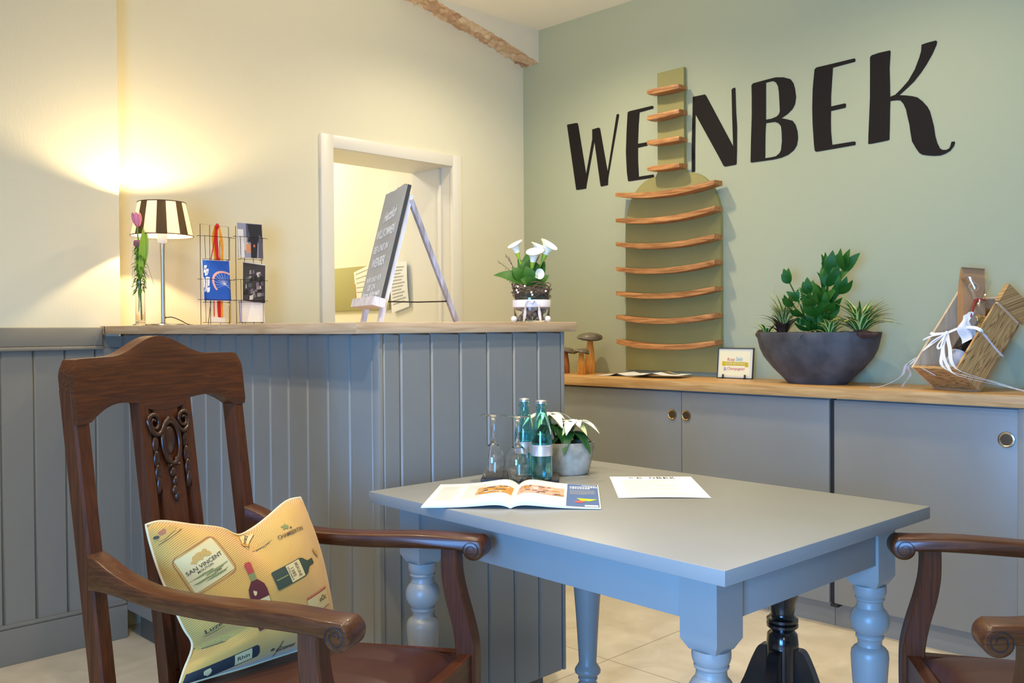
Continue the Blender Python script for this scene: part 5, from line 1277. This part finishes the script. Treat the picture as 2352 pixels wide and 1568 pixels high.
for tip,nl,L,wd,seed,bd,an in ((zp(1.735,1.372,3.47),6,.070,.026,1,(0,.0,0),1.2),(zp(1.690,1.350,3.44),4,.098,.046,2,(0,.01,0),.35),(zp(1.622,1.362,3.43),4,.088,.042,12,(0,.04,0),-.3),(zp(1.862,1.322,3.43),3,.062,.034,3,(0,-.01,0),.3),(zp(1.640,1.270,3.42),3,.080,.036,4,(0,.03,0),.5),(zp(1.812,1.225,3.37),3,.066,.040,5,(0,.0,0),-.2),(zp(1.725,1.225,3.36),3,.075,.046,7,(0,0,0),.1),(zp(1.79,1.27,3.46),3,.075,.040,8,(0,0,0),.3),(zp(1.665,1.20,3.37),2,.07,.042,9,(0,0,0),.2)):
    b0=zb+Vector((r.uniform(-.02,.02),tip.y*.30+r.uniform(-.01,.01),0)); zz_stem(b0,tip,nl,L,wd,seed,bd,an).build('zz_stem',pl,M_ZZ,recalc=False)
def tuft(center,n,L,wd,m,seed,spread=1.0,droop=.55,nm='spider_plant',el0=1.25):
    r=random.Random(seed); mb=MB(); c=Vector(center)
    for k in range(n):
        a=2*PI*k/n+r.uniform(-.2,.2); el=r.uniform(.25,1.2)*el0
        d=Vector((math.cos(a)*spread*.75,math.sin(a)*spread,el)); l=L*r.uniform(.75,1.1)
        leaf(mb,c+Vector((math.cos(a)*.006,math.sin(a)*.006,0)),d,l,wd*r.uniform(.85,1.1),droop*r.uniform(.6,1.2)*(1.1-el*.4),n=9,uv=True,fold=.25)
    return mb.build(nm,pl,m,recalc=False)
tuft(zp(1.560,1.105,3.42),60,.175,.024,M_SPID,31,1.05,.34,'spider_plant',1.7)
tuft(zp(1.655,1.098,3.365),16,.13,.020,M_SPID,35,1.1,.5)
tuft(zp(1.890,1.10,3.44),60,.180,.014,M_GRASS,33,.7,.30,'grassy_plant',1.9)
tuft(zp(1.865,1.095,3.38),11,.095,.034,M_DRAC,37,.7,.15,'bronze_plant')
tuft(zp(1.945,1.095,3.40),12,.11,.014,M_SPID,39,1,.45)
mb=MB()
for k in range(6):
    y=1.845+.024*k-.05*(k%2); z1=1.235+.035*((k*5)%3); p0_=zp(y,1.11); p1_=zp(y+.012*((k%3)-1),z1)
    mb.tube([p0_,p0_.lerp(p1_,.5),p1_],.0010,4)
    for j in range(9): q=p0_.lerp(p1_,.62+.042*j); mb.sphere(q+Vector((r.uniform(-.005,.005),r.uniform(-.006,.006),0)),.0026,nu=5,nv=4)
mb.build('seed_spike',pl,M_GRASS)
for nm,c,s,m,seed in (('bark_piece',zp(1.745,1.103,3.345),(.022,.062,.014),M_COIR,1),('bark_piece',zp(1.545,1.107,3.40),(.028,.062,.016),M_DBARK,2),('bark_piece',zp(1.975,1.108,3.42),(.026,.030,.018),M_DBARK,3)):
    r2_=random.Random(seed); ph=[r2_.uniform(0,6) for _ in range(4)]; mb=MB()
    mb.grid(lambda u,v:(c.x+s[0]*math.sin(PI*v)*math.cos(2*PI*u)*(1+.15*math.sin(3*2*PI*u+ph[0])),c.y+s[1]*math.cos(PI*v)*(1+.1*math.sin(2*PI*u+ph[1])),c.z+s[2]*math.sin(PI*v)*math.sin(2*PI*u)*(1+.2*math.sin(5*PI*v+ph[2]))),18,12)
    mb.build(nm,pl,m)

# gift crate leaning on the wall
M_CRIN=wood('pale_crate_inside',(206,176,136),(226,200,164),'Z',5,8,.6); 
def burnt():
    m,nt,b=newmat('scorched_pine'); setp(b,Roughness=.55)
    uv=nt.nodes.new('ShaderNodeUVMap'); mp=nt.nodes.new('ShaderNodeMapping'); mp.inputs['Scale'].default_value=(2.6,.55,1); nt.links.new(uv.outputs[0],mp.inputs[0])
    n0=nt.nodes.new('ShaderNodeTexNoise'); n0.inputs['Scale'].default_value=1.6; n0.inputs['Detail'].default_value=2; nt.links.new(mp.outputs[0],n0.inputs[0])
    w=nt.nodes.new('ShaderNodeMath'); w.operation='MULTIPLY'; w.inputs[1].default_value=17; nt.links.new(n0.outputs['Fac'],w.inputs[0])
    f=nt.nodes.new('ShaderNodeMath'); f.operation='FRACT'; nt.links.new(w.outputs[0],f.inputs[0])
    r=nt.nodes.new('ShaderNodeValToRGB'); cr=r.color_ramp; cr.elements[0].position=.0; cr.elements[0].color=lin((98,56,20)); cr.elements[1].position=.42; cr.elements[1].color=lin((210,168,108)); e=cr.elements.new(.94); e.color=lin((184,134,74))
    nt.links.new(f.outputs[0],r.inputs[0]); nt.links.new(r.outputs[0],b.inputs['Base Color']); return m
M_BURN=burnt()
CP0=Vector((3.45,1.30,WT)); cw=Vector((-.093,-.190,0)); cl=Vector((.195,-.095,.281)); cf=Vector((-.092,.045,.079))
gc=thing('gift_crate','scorched pine gift crate tilted back against the green wall','crate',CP0)
def KP(a,b,c): return cw*a+cl*b+cf*c
def slab(mb,a0,a1,b0,b1,c0,c1,m,uvaxes=None):
    mb.mat(m); cs=[(a,b,c) for a in (a0,a1) for b in (b0,b1) for c in (c0,c1)]
    F=[(0,1,3,2),(4,6,7,5),(0,4,5,1),(2,3,7,6),(0,2,6,4),(1,5,7,3)]
    vs=[];fs=[];us=[]
    for fc_ in F:
        k=len(vs)
        for i in fc_:
            a,b,c=cs[i]; vs.append(KP(a,b,c))
            us.append((c+a*.3,b) if uvaxes!='w' else (b*2+c,a*.7))
        fs.append((k,k+1,k+2,k+3))
    mb.add(vs,fs,False,uv=us)
ta,tl,tf=.045,.028,.07
mb=MB(); slab(mb,0,1,.0,1,0,tf,M_CRIN); mb.build('back_panel',gc)
mb=MB(); slab(mb,0,ta,0,1,tf,1,M_CRIN); mb.build('side_panel',gc)
mb=MB(); slab(mb,1-ta,1,.0,.80,.0,1.0,M_BURN); slab(mb,1-ta-.002,1.05,.825,1.03,-.03,1.03,M_BURN,'w'); slab(mb,1-ta,1,.80,.83,.02,.98,M_CRIN); mb.build('side_panel',gc)
mb=MB(); slab(mb,ta,1-ta,0,tl,tf,1,M_BURN,'w'); mb.build('end_panel',gc)
mb=MB(); slab(mb,ta,1-ta,1-tl,1,tf,.62,M_CRIN); mb.build('end_panel',gc)
def frameK(a,b,c): 
    z=cl.normalized(); x=cw.normalized(); y=z.cross(x); return frame_M(CP0+KP(a,b,c),x,y,z)
def uprightM(o,back,side):
    x=Vector((.71,-.704,0)); z=(Vector((0,0,1))+Vector((.704,.71,0))*math.tan(math.radians(back))-x*math.tan(math.radians(side))).normalized()
    y=z.cross(x).normalized(); x=y.cross(z); return frame_M(o,x,y,z)
# dark bottle with grey label
M_DGL=plain('dark_bottle_glass',(20,16,18),.12,coat=.5); M_LBL=plain('silver_grey_label',(188,190,196),.45,noise=24,nscale=30)
wb_=thing('wine_bottle','dark wine bottle with a silver-grey label lying in the gift crate','bottle'); wb_.matrix_world=frameK(.46,.035,.40)
mb=MB(); mb.lathe([(0,0),(.033,0),(.036,.004),(.036,.175),(.030,.20),(.016,.225),(.0135,.24),(.0135,.29),(.015,.291),(.015,.30),(0,.30)],32); mb.build('glass_body',wb_,M_DGL)
mb=MB(); mb.grid(lambda u,v:(.0364*math.cos(PI*(.02+.98*u)+PI),.0364*math.sin(PI*(.02+.98*u)+PI),.022+.082*v),20,2); mb.build('label',wb_,M_LBL,recalc=False)
# brown paper bag
M_KRAFT=plain('brown_kraft_paper',(176,132,88),.75,noise=8,nscale=14,bump=.2,bscale=30); M_RINGP=plain('pale_ring_print',(226,204,178),.6)
kb=thing('paper_bag','tall brown paper bag with a pale ring print standing in the gift crate','bag'); kb.matrix_world=uprightM((3.452,1.172,1.108),10,-5)
mb=MB(); mb.mat(M_KRAFT); secs=[]
for z,hx,hy,o_ in ((0,.036,.024,0),(.08,.038,.026,0),(.15,.039,.020,-.002),(.205,.040,.010,-.006),(.236,.041,.003,-.012),(.234,.041,.002,-.022)):
    secs.append([(-hx,-hy+o_,z),(0,-hy*1.1+o_,z),(hx,-hy+o_,z),(hx*.96,o_,z),(hx,hy+o_,z),(0,hy*1.05+o_,z),(-hx,hy+o_,z),(-hx*.96,o_,z)])
mb.sweep(None,secs,smooth=False); mb.mat(M_RINGP)
mb.tube([(.017*math.cos(a)-.002,-.0235-.0,.165+.015*math.sin(a)) for a in [2*PI*i/24 for i in range(24)]],.0012,5,closed=True); mb.build('sack',kb)
# biscuit bag
M_FILM=film('clear_foil',(250,250,250),.22); M_COOK=plain('golden_biscuits',(206,150,58),.8,noise=30,nscale=60,bump=.6,bscale=70); M_TIE=plain('red_tie',(166,30,36),.5)
bb=thing('biscuit_bag','clear foil bag of golden biscuits tied with red in the gift crate','bag'); bb.matrix_world=uprightM((3.425,1.138,1.100),12,-8)
mb=MB(); r=random.Random(3)
for k in range(16): mb.sphere((r.uniform(-.022,.022),r.uniform(-.018,.018),.012+.066*k/16),(.017,.014,.010),nu=10,nv=6)
mb.build('biscuits',bb,M_COOK)
mb=MB(); mb.grid(lambda u,v:((lambda rr,a,z:(rr*math.cos(a)*1.1,rr*math.sin(a)*.95,z))((.036*(1-.55*max(0,(v-.6)/.4)) if v<.99 else .016)*(1+.10*math.sin(7*2*PI*u+9*v)),2*PI*u,.0+.13*v)),28,12)
mb.grid(lambda u,v:((.012+.040*v+.006*math.sin(5*2*PI*u))*math.cos(2*PI*u)-.012*v,(.012+.012*v)*math.sin(2*PI*u),.13+.075*v),20,6); mb.build('foil',bb,M_FILM,recalc=False)
mb=MB(); mb.tube([(.016*math.cos(a),.014*math.sin(a),.130) for a in [2*PI*i/20 for i in range(20)]],.003,6,closed=True); mb.tube(arc_smooth([(-.014,-.012,.130),(-.026,-.020,.115),(-.034,-.022,.09),(-.038,-.020,.06)],4),.003,6); mb.build('tie',bb,M_TIE)
# tissue
ts=thing('tissue_paper','crumpled white tissue paper with a small tag tucked in the gift crate','tissue'); ts.matrix_world=uprightM((3.402,1.168,1.092),14,-6)
M_TISS=plain('white_tissue',(236,232,228),.8); M_TAG=plain('taupe_tag',(150,130,110),.7)
mb=MB(); mb.mat(M_TISS)
mb.grid(lambda u,v:((u-.5)*.058*(.55+.6*math.sin(PI*(.15+.7*v)))+.006*math.sin(9*v),-.012+.020*math.sin(PI*u)*-1+.006*math.sin(11*u+5*v),-.01+.100*v-.03*abs(u-.45)),14,14)
mb.mat(M_TAG); mb.add([(.0,-.040,.028),(.015,-.040,.052),(.008,-.040,.086),(-.012,-.040,.052)],[(0,1,2,3)]); mb.build('tissue',ts,recalc=False)
# ribbon round the crate
M_RIB=plain('white_gift_ribbon',(238,238,240),.5)
gr=thing('gift_ribbon','white ribbon tied in a bow round the gift crate with trailing ends','ribbon',CP0)
def rband(pts,w,up,mb):
    P=arc_smooth(pts,6); secs=[]; up=Vector(up).normalized()
    for i,p in enumerate(P):
        t=(P[min(i+1,len(P)-1)]-P[max(i-1,0)]).normalized(); s=up.cross(t)
        if s.length<.05: s=t.orthogonal()
        s.normalize(); n_=t.cross(s)
        secs.append([p-s*w/2-n_*.0004,p+s*w/2-n_*.0004,p+s*w/2+n_*.0004,p-s*w/2+n_*.0004])
    mb.sweep(None,secs)
fu=cf.normalized(); lu=cl.normalized(); e=.012
knot=KP(.44,.40,1.13)
mb=MB(); rband([KP(-.01,.40,.55),KP(-.012,.42,1.01),KP(.10,.41,1.05),KP(.30,.40,1.10),knot],.012,fu,mb)
rband([knot,KP(.62,.47,1.10),KP(.85,.49,1.06),KP(1.005,.47,1.03),KP(1.02,.46,.85),KP(1.02,.44,.4),KP(1.02,.43,0)],.012,fu,mb); mb.build('band',gr,M_RIB)
mb=MB(); mb.sphere(knot,.008,nu=8,nv=6)
for pts in ([knot,KP(.30,.36,1.22),KP(.12,.31,1.20),KP(.08,.29,1.22),KP(.24,.33,1.25),knot],[knot,KP(.32,.28,1.22),KP(.20,.17,1.18),KP(.27,.19,1.22),knot],[knot,KP(.52,.32,1.24),KP(.56,.19,1.22),KP(.49,.22,1.24),knot]): rband(pts,.007,fu,mb)
mb.build('bow',gr,M_RIB)
mb=MB()
W2=lambda x,y,z:Vector((x,y,z))-CP0
tz=WT+.002
for pts,w in (([knot,KP(.72,.22,1.20),KP(1.08,-.02,1.12),W2(3.31,1.03,.945),W2(3.33,.95,.918),W2(3.36,.87,tz)],.012),([knot,KP(.60,.20,1.20),KP(.85,.02,1.16),KP(1.10,-.06,.95),W2(3.34,1.0,.93),W2(3.37,.92,tz+.002),W2(3.42,.84,tz)],.011),([knot,KP(.64,.15,1.20),KP(.90,-.04,1.16),W2(3.29,1.05,.95),W2(3.31,.97,.925),W2(3.39,.88,tz)],.010)):
    rband(pts,w,(0,0,1),mb)
mb.build('tail',gr,M_RIB)
mb=MB(); rband([KP(-.01,.12,1.0),KP(-.10,.02,1.05),W2(3.40,1.395,.955),W2(3.39,1.44,.925),W2(3.375,1.475,tz),W2(3.37,1.50,tz)],.009,(0,0,1),mb)
rband([KP(-.01,.10,1.0),KP(-.06,.0,1.0),W2(3.43,1.375,.96),W2(3.435,1.40,.925),W2(3.44,1.41,tz)],.009,(0,0,1),mb); rband([KP(.24,.004,1.01),KP(.30,-.01,.98),KP(.42,-.012,.72)],.007,cl,mb); mb.build('tail',gr,M_RIB)
# ------------------------------------------------------------------ camera
cam=bpy.data.cameras.new('camera'); co=bpy.data.objects.new('camera',cam); COL.objects.link(co); sc.camera=co
cam.sensor_width=36; cam.lens=2120/2352*36; cam.clip_start=.02; cam.clip_end=60
yaw,pit,rol=math.radians(44.8),math.radians(-.83),math.radians(-.393)
fw=Vector((math.sin(yaw)*math.cos(pit),math.cos(yaw)*math.cos(pit),math.sin(pit))); rt=Vector((math.cos(yaw),-math.sin(yaw),0)); up=rt.cross(fw)
r2=rt*math.cos(rol)+up*math.sin(rol); u2=-rt*math.sin(rol)+up*math.cos(rol)
co.matrix_world=frame_M((0,0,1.14),r2,u2,-fw)
# ------------------------------------------------------------------ light
def light(name,kind,loc,energy,color,target=None,**k):
    l=bpy.data.lights.new(name,kind); l.energy=energy; l.color=color
    for a,v in k.items(): setattr(l,a,v)
    o=bpy.data.objects.new(name,l); COL.objects.link(o); o.location=loc
    if target is not None: o.rotation_euler=(Vector(target)-Vector(loc)).to_track_quat('-Z','Y').to_euler()
    return o
WARM=(1,.87,.64); LAMPC=(1,.74,.40); COOL=(.13,.42,1.0)
def down(name,x,y,e,size=2.7,blend=1.0,tgt=None): return light(name,'SPOT',(x,y,2.70),e,WARM,tgt or (x,y,0),spot_size=size,spot_blend=blend,shadow_soft_size=.04)
down('downlight_rack',2.85,2.75,66)
down('downlight_planter',2.90,1.35,38)
down('downlight_table',1.65,1.35,100,size=1.75)
light('ceiling_fill_spot','SPOT',(2.1,2.05,2.30),34,WARM,(2.25,2.2,2.75),spot_size=2.9,spot_blend=1.0,shadow_soft_size=.06)  # added upward fill to brighten the ceiling, no such fitting in the room
down('downlight_counter',.50,1.85,75)
down('downlight_chair',.35,.90,80)
light('room_fill_point','POINT',(-.7,-1.3,2.25),31,WARM,shadow_soft_size=.15)  # added warm fill behind the camera, no known lamp there
light('window_daylight','AREA',(-1.25,-.05,1.05),78,COOL,(1.6,.85,.60),shape='RECTANGLE',size=1.1,size_y=1.1,spread=math.radians(112))
light('back_room_lamp','AREA',(2.4,5.0,2.6),30,(1,.92,.76),(2.4,5.0,0),shape='DISK',size=.6)
w=bpy.data.worlds.new('world'); sc.world=w; w.use_nodes=True
w.node_tree.nodes['Background'].inputs[0].default_value=(.93,.95,1,1); w.node_tree.nodes['Background'].inputs[1].default_value=.24
sc.view_settings.view_transform='Standard'; sc.view_settings.look='None'; sc.view_settings.gamma=1; sc.view_settings.use_curve_mapping=False
sc.view_settings.exposure=.04
sc.cycles.use_denoising=True
